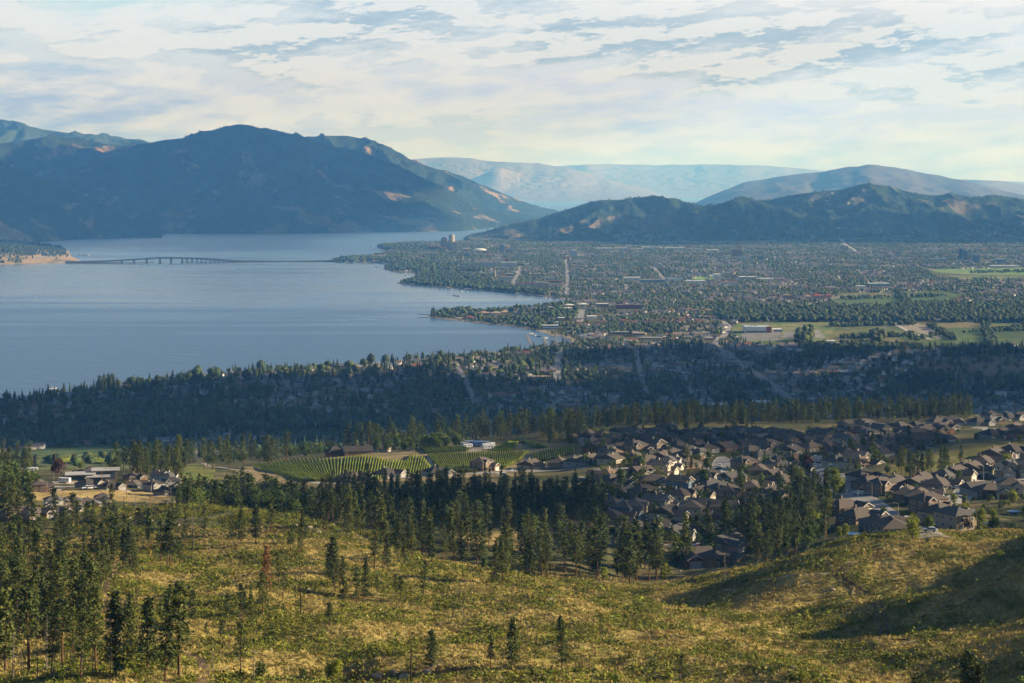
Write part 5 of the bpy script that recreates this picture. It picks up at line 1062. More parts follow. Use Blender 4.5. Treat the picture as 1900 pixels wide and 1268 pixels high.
# crane, masts
p = hit(919, 518); m = MB(); h = 21 * p[1] / F; e = empty('tower_crane', p); YEL = mat('crane_paint', (.55, .50, .38), .6); m.bar((0, 0, 0), (0, 0, h), 1.3, n=4); obj('mast', m.mesh('mast', YEL), e); m = MB(); m.bar((-8, 0, h), (42, 0, h), .9, n=4); m.box(-9, -5, -1.2, 1.2, h - 3, h); m.bar((0, 0, h), (0, 0, h + 7), .8, n=4); m.bar((0, 0, h + 7), (30, 0, h), .25, n=3); obj('jib', m.mesh('jib', YEL), e); tag(e, 'tower crane over the building with pink roof', 'crane')
for u, s, l in ((443, 34, 'taller lattice mast on the mountain summit'), (449, 24, 'shorter lattice mast on the mountain summit')):
    D = 17150; m = MB(); z = HC - D * (228 - VH) / F - 8; e = empty('radio_mast', (D * (u - 950) / F, D, z)); m.bar((0, 0, 0), (0, 0, s + 8), 1.5, .8, 4); obj('pole', m.mesh('pole', METAL), e); m = MB(); m.box(-3, 3, -1, 1, s, s + 3); obj('antenna', m.mesh('antenna', TRIM), e); tag(e, l, 'mast')
# boats and docks
def boat_proto(k):
    m = MB(); m.poly([(-4, -1.3, .9), (2, -1.3, 1.0), (4.6, 0, 1.2), (2, 1.3, 1.0), (-4, 1.3, .9)]); 
    top = [(-4, -1.3, .9), (2, -1.3, 1.0), (4.6, 0, 1.2), (2, 1.3, 1.0), (-4, 1.3, .9)]; bot = [(-3.8, -.9, -.4), (1.6, -.9, -.4), (3.6, 0, -.3), (1.6, .9, -.4), (-3.8, .9, -.4)]
    for i in range(5): j = (i + 1) % 5; m.poly([bot[i], bot[j], top[j], top[i]])
    c = MB(); c.box(-2, 1.2, -1, 1, .9, 2.3); c.box(-1.6, .9, -1.03, 1.03, 1.5, 2.0, 1); return m.mesh('hull', k), c.mesh('cabin', TRIM, GLASS)
BT = [boat_proto(mat('hull_white', (.75, .75, .75), .4)), boat_proto(mat('hull_dark', (.10, .12, .16), .4))]
for u, v, k, a, s in [(98,722,0,20,1.6),(843,549,1,10,1.5),(848,550,1,0,1.4),(852,550,0,0,1.2),(870,596,0,10,2),(860,591,0,60,1.5),(985,620,0,20,1.6),(990,623,0,10,1.6),(1000,625,1,0,1.5),(1012,628,0,30,1.4),(1024,633,1,10,1.4),(835,538,0,0,1.6),(855,541,0,10,1.5),(866,542,0,0,1.4),(753,512,0,0,1.5),(690,458,0,0,2.6),(620,434,0,0,2.4),(698,496,1,0,1.6),(148,474,0,0,3),(157,474,0,10,3.2),(162,474,0,0,3),(920,599,0,20,1.5),(938,602,0,0,1.4),(1030,557,0,0,1.6),(1010,553,0,10,1.6)]:
    x, y = w0(u, v); e = empty('boat', (x, y, 0), R(a), s); obj('hull', BT[k][0], e); obj('cabin', BT[k][1], e); later(e, ('small white motorboat', 'small dark motorboat')[k] + ' on the lake', 'boat', 'boats on the lake', (x, y, 0))
DOCK = mat('dock_wood', (.24, .21, .18), .9)
for u0, v0, u1, v1 in [(800,585,775,583),(797,589,778,590),(772,513,766,515),(735,525,718,527),(714,498,705,499),(70,733,120,727),(945,571,958,573),(870,595,862,599),(985,640,978,622),(1015,640,1008,626),(1038,640,1030,630),(120,724,104,729),(300,700,318,697),(310,703,322,701)]:
    a, b_ = w0(u0, v0), w0(u1, v1); m = MB(); n = 5; d = (b_ - a) / np.linalg.norm(b_ - a); nn = np.array((-d[1], d[0])) * 2.2; q = [(*(a + nn), .9), (*(b_ + nn), .9), (*(b_ - nn), .9), (*(a - nn), .9)]; m.poly(q)
    for i in range(4): m.poly([(*q[i][:2], .3), (*q[(i + 1) % 4][:2], .3), q[(i + 1) % 4], q[i]])
    e = empty('dock', (0, 0, 0)); obj('deck', m.mesh('deck', DOCK), e); m = MB()
    for i in range(n): c = a + (b_ - a) * (i + .5) / n; m.bar((*c, -2), (*c, 1.6), .3, n=5)
    obj('piling', m.mesh('piling', DOCK), e); later(e, 'narrow wooden dock reaching into the lake', 'dock', 'docks along the shore', (*((a + b_) / 2), 0))
give_labels()
# ================================================================ MERGED VEGETATION AND TOWN
def merge(name, proto_list, which, pos, sc, label=None, mats=None, tint=None, ptint=None, kind='stuff', rot=True, ang=None):
    """one mesh of many copies; each prototype is (vertices, faces, per-vertex tint weight)"""
    VS, Q4, T3, CS = [], [], [], []; off = 0
    for i, (V, Fq, Ft, pt) in enumerate(proto_list):
        s = which == i; n = int(s.sum())
        if not n: continue
        a = rng.random(n) * 2 * math.pi if ang is None else ang[s]; c, sn = np.cos(a), np.sin(a); S = sc[s]
        if S.ndim == 1: S = np.repeat(S[:, None], 3, 1)
        X = V[None, :, 0] * S[:, 0:1]; Y = V[None, :, 1] * S[:, 1:2]; Zz = V[None, :, 2] * S[:, 2:3]; p = pos[s]
        VS.append(np.stack([X * c[:, None] - Y * sn[:, None] + p[:, 0:1], X * sn[:, None] + Y * c[:, None] + p[:, 1:2], Zz + p[:, 2:3]], -1).reshape(-1, 3).astype(np.float32))
        m = len(V); o = (off + np.arange(n) * m)[:, None, None]
        if Fq is not None: Q4.append((Fq[None] + o).reshape(-1, 4))
        if Ft is not None: T3.append((Ft[None] + o).reshape(-1, 3))
        if tint is not None: CS.append((tint[s][:, None, :] * pt[None]).reshape(-1, 3) if pt.shape[1] == 3 else np.zeros((n * m, 3)))
        off += n * m
    me = bpy.data.meshes.new(name); V = np.concatenate(VS); Q = np.concatenate(Q4) if Q4 else np.zeros((0, 4), int); T = np.concatenate(T3) if T3 else np.zeros((0, 3), int)
    me.vertices.add(len(V)); me.vertices.foreach_set('co', V.ravel()); lo = np.concatenate([Q.ravel(), T.ravel()]).astype(np.int32); me.loops.add(len(lo)); me.loops.foreach_set('vertex_index', lo)
    me.polygons.add(len(Q) + len(T)); me.polygons.foreach_set('loop_start', np.concatenate([np.arange(len(Q)) * 4, len(Q) * 4 + np.arange(len(T)) * 3]).astype(np.int32))
    for m in mats or []: me.materials.append(m)
    if tint is not None:
        a = me.color_attributes.new('tint', 'FLOAT_COLOR', 'POINT'); c = np.ones((len(V), 4), np.float32); c[:, :3] = np.concatenate(CS); a.data.foreach_set('color', c.ravel())
    me.update(calc_edges=True); o = obj(name, me); tag(o, kind=kind); return o
one = lambda V: np.ones((len(V), 3))
def lod_tree(V, Fq, h, r0):   # crown quads and a small trunk, bark-coloured
    tv, tq = [], []
    for z, r in ((-1, r0), (h * .7, r0 * .4)): tv += [(r, 0, z), (0, r, z), (-r, 0, z), (0, -r, z)]
    for i in range(4): j = (i + 1) % 4; tq.append((i, j, 4 + j, 4 + i))
    k = len(V); W = np.vstack([V, tv]); pt = np.ones((len(W), 3)); pt[k:] = (2.2, 1.2, 1.4); return (W, np.vstack([Fq, np.array(tq) + k]), None, pt)
MID = []
for i, (cb, rad, cn, lv) in enumerate([(.24, .14, .85, 12), (.18, .16, .95, 13), (.36, .13, .7, 10), (.12, .17, 1.0, 13), (.28, .12, .8, 12)]):
    V, Fq, br, ln = pine_shape(700 + i, 1, cb, rad, lv, 5, 2, 3, .085, cn, .12); 
    cen = V; MID.append(lod_tree(V, Fq, 1, .013))
# quads() adds a fixed quarter metre in pine_shape, so build these at true height and scale down
MID = []
for i, (cb, rad, cn, lv) in enumerate([(.24, 2.2, .85, 12), (.16, 2.6, .95, 13), (.36, 2.0, .7, 10), (.10, 2.8, 1.0, 13), (.28, 1.9, .8, 12), (.45, 2.3, .5, 9), (.05, 2.4, 1.1, 13), (.30, 1.5, .9, 10)]):
    V, Fq, br, ln = pine_shape(700 + i, 16, cb, rad, lv, 6, 3, 4, .95, cn, .1); MID.append(lod_tree(V / 16, Fq, 1, .013))
NB_ = len(MID)
for i in range(3):
    V, Fq = broad_shape(740 + i, 9, (3.0, 2.6, 2.0)[i], 46, 5, 1.25, .12); MID.append(lod_tree(V / 9, Fq, 1, .018))
W_ = np.array([q[:4] for q in WOODS]); br_ = np.array([q[4] == 'b' for q in WOODS])
which = np.where(br_, NB_ + rng.integers(0, 3, len(W_)), rng.integers(0, NB_, len(W_)))
tn = np.where(br_[:, None], np.array((.098, .128, .026)), np.array((.070, .088, .023))) * rng.uniform(.6, 1.35, (len(W_), 1)) * rng.uniform(.88, 1.12, (len(W_), 3))
P = W_[:, :3].copy(); P[:, 2] -= .4
wf = W_[:, 3] * rng.uniform(.8, 1.45, len(W_)); hf = W_[:, 3] * rng.uniform(.62, 1.12, len(W_))
merge('woodland_trees', MID, which, P, np.stack([wf, wf, hf], 1), mats=[TINT], tint=tn)
# --- town trees
def cone_proto(seed, r=.17, nq=16, sides=6):
    g = np.random.default_rng(seed); V = [(0, 0, 1.0)]
    for z, rr in ((.62, .5), (.3, .85), (.08, .95)):
        for k in range(sides): a = 2 * math.pi * k / sides + z * 3; q = rr * r * g.uniform(.65, 1.15); V.append((q * math.cos(a), q * math.sin(a), z + g.uniform(-.05, .05)))
    T = [(0, 1 + k, 1 + (k + 1) % sides) for k in range(sides)]
    for l in range(2):
        for k in range(sides): a, b_ = 1 + l * sides + k, 1 + l * sides + (k + 1) % sides; c, d = a + sides, b_ + sides; T += [(a, c, d), (a, d, b_)]
    V = np.array(V); 
    if nq:
        z = g.uniform(.12, .97, nq); a = g.uniform(0, 6.28, nq); q = r * (1 - z) ** .8 * .95 + .015; cen = np.stack([q * np.cos(a), q * np.sin(a), z], 1)
        QV, QF = quads(cen, np.full(nq, .11), 1, g); k = len(V); return (np.vstack([V, QV]), QF + k, np.array(T), one(np.vstack([V, QV])))
    return (V, None, np.array(T), one(V))
import bmesh
def blob_proto(seed, nq=16, sub=1, flat=.9):
    g = np.random.default_rng(seed); bm = bmesh.new(); bmesh.ops.create_icosphere(bm, subdivisions=sub, radius=.42); V = np.array([v.co for v in bm.verts]); bm.verts.ensure_lookup_table(); T = np.array([[v.index for v in f.verts] for f in bm.faces]); bm.free()
    V = V * (1 + g.normal(0, .13, (len(V), 1))); V[:, 2] *= flat; V[:, 2] += .52
    if nq:
        d = g.normal(0, 1, (nq, 3)); d /= np.linalg.norm(d, axis=1)[:, None]; cen = d * .42 * g.uniform(.85, 1.15, (nq, 1)); cen[:, 2] = cen[:, 2] * flat + .52; QV, QF = quads(cen, np.full(nq, .22), 1, g); k = len(V); V = np.vstack([V, QV]); return (V, QF + k, T, one(V))
    return (V, None, T, one(V))
NEARP = [cone_proto(i, .15 + .02 * (i % 3), 18) for i in range(5)] + [blob_proto(20 + i, 20, 2 if False else 1, (.9, 1.15, .8)[i % 3]) for i in range(4)]
FARP = [cone_proto(40 + i, .17, 5, 5) for i in range(3)] + [blob_proto(50 + i, 6, 1, .85) for i in range(3)]
ROADG = allroad
bs = np.array(BSITES)
FIELDS = [[(1560,545),(1740,541),(1800,548),(1760,560),(1600,566),(1540,562)],[(1720,500),(1990,497),(1990,520),(1740,518)],[(1370,600),(1560,596),(1990,600),(1990,640),(1700,646),(1500,642),(1380,640),(1350,612)],[(1660,752),(1740,752),(1740,761),(1660,761)],[(1100,764),(1200,762),(1200,771),(1100,771)],[(1255,672),(1286,671),(1286,680),(1253,680)],[(1285,513),(1325,513),(1325,521),(1285,521)],[(440,799),(545,794),(720,791),(720,812),(440,818)],[(0,838),(320,818),(320,872),(0,872)],[(1050,425),(1500,432),(1420,454),(1060,450)]]
BLUFF = [(1690,668),(1990,652),(1990,712),(1800,706),(1710,700)]
def land_pts(n, d0, d1, fields=True):
    D = np.sqrt(d0 ** 2 + (d1 ** 2 - d0 ** 2) * rng.random(n)); u = rng.uniform(-60, 2020, n); x = D * (u - 950) / F
    z = gz(x, D); v = VH + F * (HC - z) / D; ok = (z > 1.0) & ~((x < -1900) & (D > 8000))
    if fields:
        for Pf in FIELDS: ok &= ~(inside(np.array(Pf, float), u, v) & (D > 1900))
    return np.stack([x, D, z], 1)[ok], u[ok], v[ok]
def off_sites(P, near_only=True):
    ok = np.ones(len(P), bool)
    for x, y, r in BSITES: ok &= ~((np.abs(P[:, 0] - x) < r) & (P[:, 1] - y > -r - (30 if y < 4000 else 120)) & (P[:, 1] - y < r))
    for x, y, wd in ROADG:
        if y > 1900: ok &= np.hypot(P[:, 0] - x, P[:, 1] - y) > wd / 2 + 3
    return ok
# houses of the town, on a loose grid of streets
def gable_proto():
    V = [(-.5, -.5, -.6), (.5, -.5, -.6), (.5, .5, -.6), (-.5, .5, -.6), (-.5, -.5, .55), (.5, -.5, .55), (.5, .5, .55), (-.5, .5, .55), (-.5, 0, .98), (.5, 0, .98)]; n0 = len(V)
    V += [(-.56, -.58, .50), (.56, -.58, .50), (.56, 0, 1.0), (-.56, 0, 1.0), (.56, .58, .50), (-.56, .58, .50)]
    Q = [(0, 1, 5, 4), (1, 2, 6, 5), (2, 3, 7, 6), (3, 0, 4, 7), (10, 11, 12, 13), (13, 12, 14, 15)]; T = [(5, 6, 9), (7, 4, 8)]
    return np.array(V), np.array(Q), np.array(T), n0
GV, GQ, GT, g0 = gable_proto()
roofs = [(.15, .13, .12), (.11, .11, .12), (.22, .18, .15), (.24, .23, .23), (.20, .09, .065), (.17, .19, .22)]; walls = [(.50, .48, .44), (.34, .30, .25), (.66, .66, .66), (.30, .28, .26), (.42, .36, .28)]
HP = []
for rf in roofs:
    for wl in walls:
        pt = np.zeros((len(GV), 3)); pt[:g0] = wl; pt[g0:] = rf; HP.append((GV, GQ, GT, pt))
TP = []
gx_, gy_ = np.meshgrid(np.arange(-4200, 4200, 21.0), np.arange(2150, 11200, 33.0)); a = .12
hx = gx_ * math.cos(a) - (gy_ - 5000) * math.sin(a) + rng.normal(0, 3, gx_.shape); hy = (gx_ * math.sin(a) + (gy_ - 5000) * math.cos(a)) + 5000 + rng.normal(0, 4, gx_.shape)
hx, hy = hx.ravel(), hy.ravel(); u = 950 + hx / np.maximum(hy, 1) * F; ok = (hy > 2150) & (hy < 11000) & (u > -80) & (u < 2040); hx, hy, u = hx[ok], hy[ok], u[ok]
hz_ = gz(hx, hy); v = VH + F * (HC - hz_) / hy; ok = (hz_ > 1.8) & ~((hx < -1900) & (hy > 8000))
for Pf in FIELDS + [BLUFF]: ok &= ~inside(np.array(Pf, float), u, v)
dens = -.9 * fbm(hx / 200 + 40, hy / 260, 3) + .5 * fbm(hx / 520, hy / 420, 2); ok &= rng.random(len(hx)) < np.clip(np.where(hy < 4600, .62, .32) + 1.0 * dens, .03, .95)
P = np.stack([hx, hy, hz_], 1)[ok]; uu_, vv_ = u[ok], v[ok]; k = off_sites(P); P, uu_, vv_ = P[k], uu_[k], vv_[k]
k = ~((vv_ > 560) & (vv_ < 597) & (uu_ > 1340)) | (rng.random(len(P)) < .12); P, uu_, vv_ = P[k], uu_[k], vv_[k]
ri = rng.choice(6, len(P), p=[.28, .24, .18, .12, .08, .10]); red = (vv_ > 594) & (vv_ < 606) & (uu_ > 1085) & (uu_ < 1300); ri[red] = 4
wi = np.where((P[:, 1] < 4600) & (rng.random(len(P)) < .3), 2, rng.choice(5, len(P))); sc = np.stack([rng.uniform(11, 17, len(P)), rng.uniform(8, 11, len(P)), rng.uniform(5.5, 8.0, len(P))], 1)
big = rng.random(len(P)) < .05; sc[big] *= np.array((2.2, 1.8, 1.1))
ang = .12 + rng.choice([0, math.pi / 2], len(P), p=[.55, .45]) + rng.normal(0, .1, len(P)); P[:, 2] += .3
# houses on the far slopes
ex = []
for X, Y, zz, n, tmax, umin, umax in ((KN3[2], KN3[3], KN3[4], 260, .26, 1080, 1450), (KN1[2], KN1[3], KN1[4], 480, .30, 1500, 1960), (KN2[2], KN2[3], KN2[4], 150, .30, 1350, 1600), (KN1[2], KN1[3], KN1[4], 60, .98, 1500, 1620)):
    i = rng.integers(0, X.shape[0], n * 4); j = rng.integers(2 if tmax < .9 else 118, int(150 * tmax) if tmax < .9 else 140, n * 4); j = np.minimum(j, X.shape[1] - 1); uu3 = 950 + F * X[i, j] / Y[i, j]; clu = fbm(X[i, j] / 300, Y[i, j] / 300, 3) > -.05
    q = (uu3 > umin) & (uu3 < umax) & clu; i, j = i[q][:n], j[q][:n]; ex.append(np.stack([X[i, j], Y[i, j], zz[i, j]], 1))
ex = np.vstack(ex); ne = len(ex); PH = np.vstack([P, ex]); ri = np.concatenate([ri, rng.choice([0, 2, 3, 3], ne)]); wi = np.concatenate([wi, rng.choice([0, 1, 3], ne)]); sc = np.vstack([sc, np.stack([rng.uniform(12, 20, ne), rng.uniform(9, 12, ne), rng.uniform(7, 9, ne)], 1)]); ang = np.concatenate([ang, rng.uniform(0, 3, ne)])
HMT = mat('town_house_paint', (1, 1, 1), .8, .05, .1, .2, attr='tint'); print('town houses', len(PH))
merge('town_houses', HP, ri * 5 + wi, PH, sc, mats=[HMT], tint=np.ones((len(PH), 3)) * rng.uniform(.85, 1.15, (len(PH), 1)) * np.where(PH[:, 1:2] > 4600, .72, 1.05), ang=ang)
hgrid = set()
for q in P: hgrid.add((int(q[0] // 9), int(q[1] // 9)))
def nohouse(P): return np.array([(int(a // 9), int(b // 9)) not in hgrid for a, b in P[:, :2]])
def town(name, n, d0, d1, protos, nc, hc, hb, fconif):
    P, u, v = land_pts(n, d0, d1); k = nohouse(P); P, u, v = P[k], u[k], v[k]; k = off_sites(P); P, u, v = P[k], u[k], v[k]
    cl = fbm(P[:, 0] / 170, P[:, 1] / 170, 3); dn = fbm(P[:, 0] / 200 + 40, P[:, 1] / 260, 3)
    k = rng.random(len(P)) < np.clip(.55 + 1.25 * dn, .05, 1); k &= ~inside(np.array(BLUFF, float), u, v) | (rng.random(len(P)) < .25)
    P, u, v, cl = P[k], u[k], v[k], cl[k]; con = rng.random(len(P)) < np.clip(fconif(u, v) + .8 * cl, .05, .95)
    wh = np.where(con, rng.integers(0, nc, len(P)), nc + rng.integers(0, len(protos) - nc, len(P)))
    h = np.where(con, rng.uniform(*hc, len(P)), rng.uniform(*hb, len(P))); S = np.stack([np.where(con, h, h * rng.uniform(.8, 1.15, len(P)))] * 2 + [h], 1)
    tn = np.where(con[:, None], np.array((.040, .056, .024)), np.array((.068, .092, .024))) * rng.uniform(.55, 1.6, (len(P), 1)) * rng.uniform(.88, 1.12, (len(P), 3)) * (1 + .35 * cl[:, None]); P[:, 2] -= .5
    merge(name, protos, wh, P, S, mats=[TINT], tint=tn); print(name, len(P))
town('town_trees', 27000, 2150, 4600, NEARP, 5, (11, 21), (7, 13), lambda u, v: np.where(v > 640, .42, .25))
town('far_town_trees', 100000, 4600, 11000, FARP, 3, (10, 18), (8, 13), lambda u, v: np.where((v > 560) & (v < 600) & (u > 1330), .1, .12))
# dense tree belts: along the shores, the river wood, field edges
def belt(poly, n, d0, d1, h0, h1, con, name='tree_belt'):
    P = region(poly, n, d0, d1, 90)
    if not len(P): return
    P = P[P[:, 2] > .8]; c = rng.random(len(P)) < con; wh = np.where(c, rng.integers(0, 5, len(P)), 5 + rng.integers(0, 4, len(P))); h = rng.uniform(h0, h1, len(P)); 
    BELT.append((P, wh, h, c))
BELT = []
belt([(1340,568),(1500,575),(1700,570),(1990,562),(1990,600),(1560,598),(1370,598),(1330,592)], 2600, 4500, 6000, 12, 19, .08)
belt([(1680,628),(1990,600),(1990,612),(1760,620),(1700,634)], 260, 3800, 5200, 8, 13, .05)
belt([(1480,646),(1700,644),(1720,664),(1500,668)], 500, 3500, 4300, 10, 18, .2); belt([(1480,618),(1510,610),(1512,634),(1478,640)], 16, 3800, 4400, 20, 26, 0); belt([(1610,626),(1640,624),(1640,640),(1612,640)], 10, 3800, 4400, 20, 26, 0)
belt([(612,487),(640,478),(700,480),(800,488),(900,498),(900,508),(780,500),(715,500),(700,490)], 900, 7000, 9200, 12, 20, .1); belt([(720,500),(780,500),(900,520),(1040,552),(1040,556),(960,548),(860,538),(740,527),(770,520),(775,506)], 1400, 5600, 8000, 12, 19, .25)
belt([(700,458),(790,455),(800,462),(730,466)], 180, 9500, 10800, 14, 20, .2); belt([(800,584),(830,578),(1000,572),(1060,562),(1090,570),(1060,600),(1040,625),(980,608),(900,598),(810,589)], 520, 4500, 5800, 10, 18, .4); belt([(797,586),(806,584),(806,590),(798,589)], 7, 4900, 5300, 24, 28, 1)
belt([(-60,752),(0,744),(70,736),(190,719),(230,714),(370,697),(600,683),(800,666),(980,649),(1050,644),(1050,690),(900,700),(500,745),(200,790),(-60,800)], 600, 2500, 4200, 13, 24, .7); belt([(1290,690),(1400,700),(1480,760),(1990,700),(1990,770),(1080,778),(1080,740)], 360, 2250, 3300, 13, 22, .6)
belt([(1640,700),(1990,712),(1990,735),(1660,735)], 420, 2700, 3100, 14, 24, .8); belt([(1690,655),(1990,640),(1990,656),(1760,664)], 120, 3060, 3500, 14, 22, .85); belt([(180,722),(212,718),(212,730),(184,732)], 26, 2900, 3400, 24, 30, 1)
belt([(0,800),(440,770),(700,770),(1080,775),(1080,795),(700,800),(440,812),(0,838)], 800, 2150, 2900, 13, 23, .7); belt([(0,858),(330,846),(330,860),(0,876)], 60, 1700, 2300, 8, 14, .2)
for pl in ([(1540,604),(1700,601),(1700,604),(1540,608)],[(1720,606),(1736,606),(1780,632),(1764,632)],[(1560,626),(1700,622),(1700,625),(1560,630)],[(1820,600),(1836,600),(1850,640),(1830,640)],[(1560,554),(1760,548),(1760,551),(1560,558)],[(1660,541),(1670,541),(1690,560),(1676,560)],[(1800,505),(1990,503),(1990,505),(1800,508)],[(1470,636),(1700,640),(1700,645),(1470,642)]): belt(pl, 130, 3400, 8200, 7, 13, .1)
P = np.vstack([b_[0] for b_ in BELT]); wh = np.concatenate([b_[1] for b_ in BELT]); h = np.concatenate([b_[2] for b_ in BELT]); c = np.concatenate([b_[3] for b_ in BELT]); k = off_sites(P); P, wh, h, c = P[k], wh[k], h[k], c[k]
tn = np.where(c[:, None], np.array((.038, .053, .023)), np.array((.056, .078, .022))) * rng.uniform(.65, 1.35, (len(P), 1)) * rng.uniform(.88, 1.12, (len(P), 3)); P[:, 2] -= .5
merge('tree_belts', NEARP, wh, P, np.stack([np.where(c, h, h * 1.0)] * 2 + [h], 1), mats=[TINT], tint=tn)
# trees of the left headland and of the far hills
x = rng.uniform(-3200, -2000, 6000); y = rng.uniform(8300, 11500, 6000); k = inside(PEN, x, y); x, y = x[k], y[k]; z = gz(x, y); k = (z > 3) & (rng.random(len(x)) < sstep(-x, 2090, 2230) * .7 + .04); HT.append(np.stack([x, y, z, np.full(len(x), 15.)], 1)[k])
H_ = np.vstack(HT); tn = np.array((.026, .040, .018)) * rng.uniform(.7, 1.3, (len(H_), 1)) * np.ones((1, 3)); wd = H_[:, 3] * rng.uniform(.9, 1.7, len(H_))
merge('hillside_forest', [cone_proto(80, .24, 0, 5), cone_proto(81, .28, 0, 5)], rng.integers(0, 2, len(H_)), H_[:, :3], np.stack([wd, wd, H_[:, 3]], 1), mats=[TINT], tint=tn)
# ================================================================ NEAR SLOPE GROUND COVER
def slope_pts(n, d0, d1):
    D = np.sqrt(d0 ** 2 + (d1 ** 2 - d0 ** 2) * rng.random(n)); u = rng.uniform(-160, 2330, n); x = D * (u - 950) / F; z = gz(x, D)
    a = np.clip((u - U0) / (U1 - U0) * (NU - 1), 0, NU - 2).astype(int); b_ = np.clip((np.log(D) - lg[0]) / (lg[-1] - lg[0]) * (NJ - 1), 0, NJ - 2).astype(int); return x, D, z, green[a, b_]
SH = []
for i in range(6):
    g = np.random.default_rng(900 + i); cen = np.stack([g.normal(0, .42, 9), g.normal(0, .32, 9), g.uniform(.12, .42, 9)], 1); V, Fq = quads(cen, np.full(9, .46), 2, g, .9); SH.append((V, Fq, None, one(V)))
x, y, z, gr = slope_pts(540000, 270, 900); nearp = allroad[allroad[:, 1] < 760]
k = (rng.random(len(x)) < gr ** 1.35 * .80 + .02) & ((y < 690) | (x < -30)); x, y, z, gr = x[k], y[k], z[k], gr[k]
near_path = np.zeros(len(x), bool)
for px_, py_, wd in nearp: near_path |= np.hypot(x - px_, y - py_) < wd / 2 + .5
k = ~near_path; x, y, z = x[k], y[k], z[k]; s = .4 + np.minimum(rng.exponential(.30, len(x)), 1.3); straw = rng.random(len(x)) < .10; tn = np.array((.150, .165, .018)) * rng.uniform(.6, 1.45, (len(x), 1)) * rng.uniform(.9, 1.1, (len(x), 3)); tn *= (1 + .35 * fbm(x / 7, y / 7, 2))[:, None]; tn[straw] *= np.array((1.9, 1.35, 3.0)); print('shrubs', len(x))
merge('shrubs', SH, rng.integers(0, 6, len(x)), np.stack([x, y, z - .08], 1), np.stack([s * 1.15, s, s * rng.uniform(1.2, 2.0, len(x))], 1), mats=[TINT], tint=tn)
GT_ = []
for i in range(4):
    g = np.random.default_rng(950 + i); n = 9; b0 = g.normal(0, .22, (n, 2)); t = g.normal(0, .16, (n, 2)) + b0; w_ = .07; V = np.stack([np.column_stack([b0[:, 0] - w_, b0[:, 1], np.zeros(n)]), np.column_stack([b0[:, 0] + w_, b0[:, 1], np.zeros(n)]), np.column_stack([t, g.uniform(.22, .5, n)])], 1).reshape(-1, 3); GT_.append((V, None, np.arange(n * 3).reshape(-1, 3), one(V)))
x, y, z, gr = slope_pts(270000, 280, 720); k = rng.random(len(x)) < (1 - gr) * .75 + .1; x, y, z = x[k], y[k], z[k]; tn = np.array((.38, .30, .10)) * rng.uniform(.7, 1.2, (len(x), 1)) * np.ones((1, 3))
merge('dry_grass', GT_, rng.integers(0, 4, len(x)), np.stack([x, y, z - .02], 1), rng.uniform(.7, 1.7, len(x)), mats=[TINT], tint=tn)
# rocks on the knolls
ROCKM = mat('pale_rock', (.34, .28, .21), .9, .25, 1.5)
for i, (u, v, s) in enumerate([(560,985,1.0),(575,980,1.4),(548,975,.9),(590,988,1.2),(470,985,.8),(240,962,1.1),(280,968,1.3),(330,975,1.0),(700,1256,1.2),(730,1250,1.0),(752,1258,1.5),(792,1250,1.1),(810,1262,.9),(1471,1240,.7),(318,935,3.5),(335,932,2.6),(535,1264,1.2),(545,1266,.9),(120,1250,.8)]):
    g = np.random.default_rng(i); bm = bmesh.new(); bmesh.ops.create_icosphere(bm, subdivisions=2, radius=s); 
    for vt in bm.verts: vt.co *= 1 + g.normal(0, .10); vt.co.z *= .65
    me = bpy.data.meshes.new('rock'); bm.to_mesh(me); bm.free(); me.materials.append(ROCKM); p = hit(u, v); o = obj('rock', me, None, p); later(o, ('pale angular boulder', 'pale small rock')[s < 1.1], 'rock', 'rocks on the knolls', p)
for i in range(34):
    u = random.uniform(20, 1880); v = random.uniform(1045, 1245); p = hit(u, v)
    if p[1] > 690: continue
    m = MB(); L = random.uniform(2.5, 7); a = random.uniform(0, 3.14); q = np.array((math.cos(a), math.sin(a))) * L / 2; z0, z1 = float(gz(p[0] - q[0], p[1] - q[1])), float(gz(p[0] + q[0], p[1] + q[1]))
    m.bar((-q[0], -q[1], z0 - p[2] + .15), (q[0], q[1], z1 - p[2] + .15), .2, .1, 6); m.bar((0, 0, .2), (.3, .4, .8), .06, .02, 4)
    o = obj('fallen_log', m.mesh('fallen_log', DEAD if i % 3 else CHAR), None, p); later(o, ('grey' if i % 3 else 'charred') + ' fallen log', 'log', 'fallen logs on the slope', p)
for i in range(40):
    u = random.uniform(20, 1880); v = random.uniform(1050, 1250); p = hit(u, v); s = random.uniform(.35, .9)
    bm = bmesh.new(); bmesh.ops.create_icosphere(bm, subdivisions=2, radius=s); g = np.random.default_rng(70 + i)
    for vt in bm.verts: vt.co *= 1 + g.normal(0, .10); vt.co.z *= .6
    me = bpy.data.meshes.new('rock'); bm.to_mesh(me); bm.free(); me.materials.append(ROCKM); o = obj('rock', me, None, p); later(o, 'grey-tan small rock', 'rock', 'rocks on the slope', p)
PEND[:] = [q for q in PEND if q[1].endswith(('boulder', 'small rock', 'log'))]; give_labels()
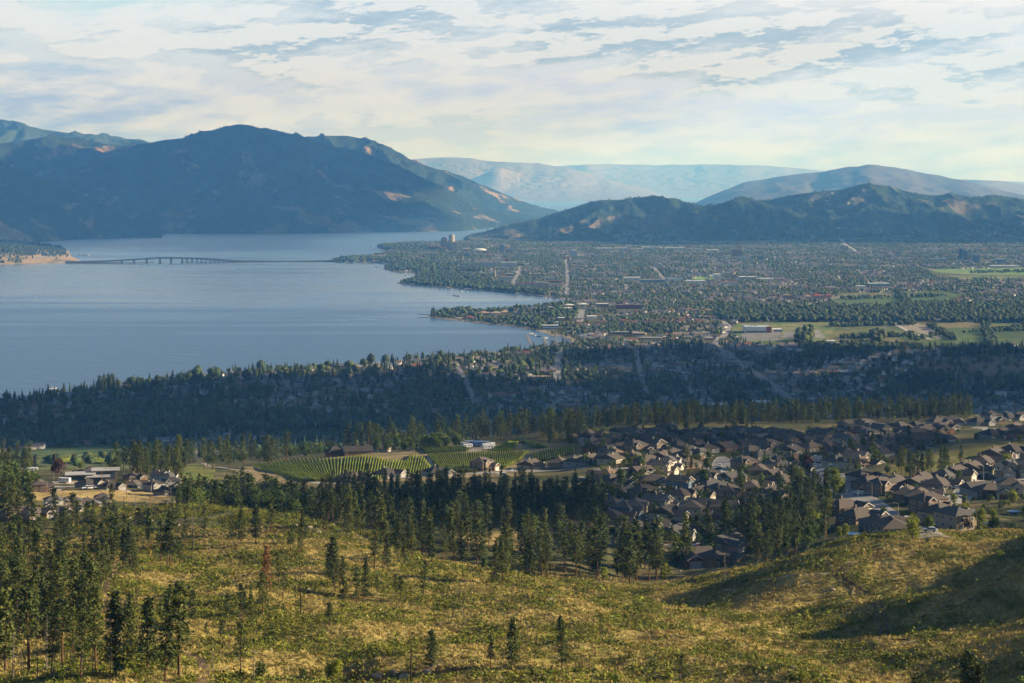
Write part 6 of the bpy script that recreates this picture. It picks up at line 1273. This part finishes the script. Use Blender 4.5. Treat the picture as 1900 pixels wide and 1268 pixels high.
# ================================================================ SUN BLOCKERS: unseen cloud shapes added to shade town, suburb, woods and mountain
CLM = bpy.data.materials.new('sun_blocker'); CLM.use_nodes = True; t = CLM.node_tree; b = t.nodes['Principled BSDF']; b.inputs['Base Color'].default_value = (.9, .9, .9, 1); b.inputs['Roughness'].default_value = 1
def sun_blocker(x, y, sx, sy, seed, z=2000.0, th=160.0):
    g = np.random.default_rng(seed); bm = bmesh.new(); bmesh.ops.create_icosphere(bm, subdivisions=4, radius=1.0); V = np.array([v.co for v in bm.verts])
    n = fbm(V[:, 0] * 2.2 + seed, V[:, 1] * 2.2 + V[:, 2], 4) * .34
    for v, q in zip(bm.verts, n): v.co = mathutils.Vector((v.co.x * sx * (1 + q), v.co.y * sy * (1 + q), max(v.co.z, -.25) * th * (1 + q)))
    me = bpy.data.meshes.new('sun_blocker'); bm.to_mesh(me); bm.free(); me.materials.append(CLM); tag(obj('sun_blocker', me, None, (x, y, z)), kind='stuff')
def shade(x, y, sx, sy, seed, zt=20.0, z=2000.0):   # an added blocker whose shadow falls round (x, y)
    k = (z - zt) / sd[2]; sun_blocker(x + sd[0] * k, y + sd[1] * k, sx, sy, seed, z, min(160, .07 * sx))
shade(-1000, 2790, 900, 370, 3); shade(-250, 2900, 420, 560, 21); shade(330, 2800, 380, 620, 22); shade(900, 2950, 420, 640, 25); shade(1400, 2750, 380, 500, 26); shade(420, 3700, 330, 300, 23); shade(-4800, 14300, 4500, 4800, 8, 300, 3800); shade(2300, 3300, 900, 800, 5); shade(140, 1400, 115, 105, 12, 165); shade(225, 1190, 95, 95, 13, 165); shade(-25, 975, 100, 130, 31, 190); shade(2300, 11000, 1900, 900, 14, 100)
# ---------------------------------------------------------------- haze
hz = bpy.data.materials.new('haze'); hz.use_nodes = True; t = hz.node_tree; t.nodes.clear()
o = t.nodes.new('ShaderNodeOutputMaterial'); v = t.nodes.new('ShaderNodeVolumePrincipled')
v.inputs['Color'].default_value = (.135, .42, 1.0, 1); v.inputs['Absorption Color'].default_value = (1, 1, 1, 1)
v.inputs['Density'].default_value = HAZE_DENSITY; v.inputs['Anisotropy'].default_value = .1
t.links.new(v.outputs[0], o.inputs['Volume'])
mb = MB(); mb.box(-56000, 56000, -3000, 66000, -12, 1420)
tag(obj('haze', mb.mesh('haze', hz)), kind='stuff')
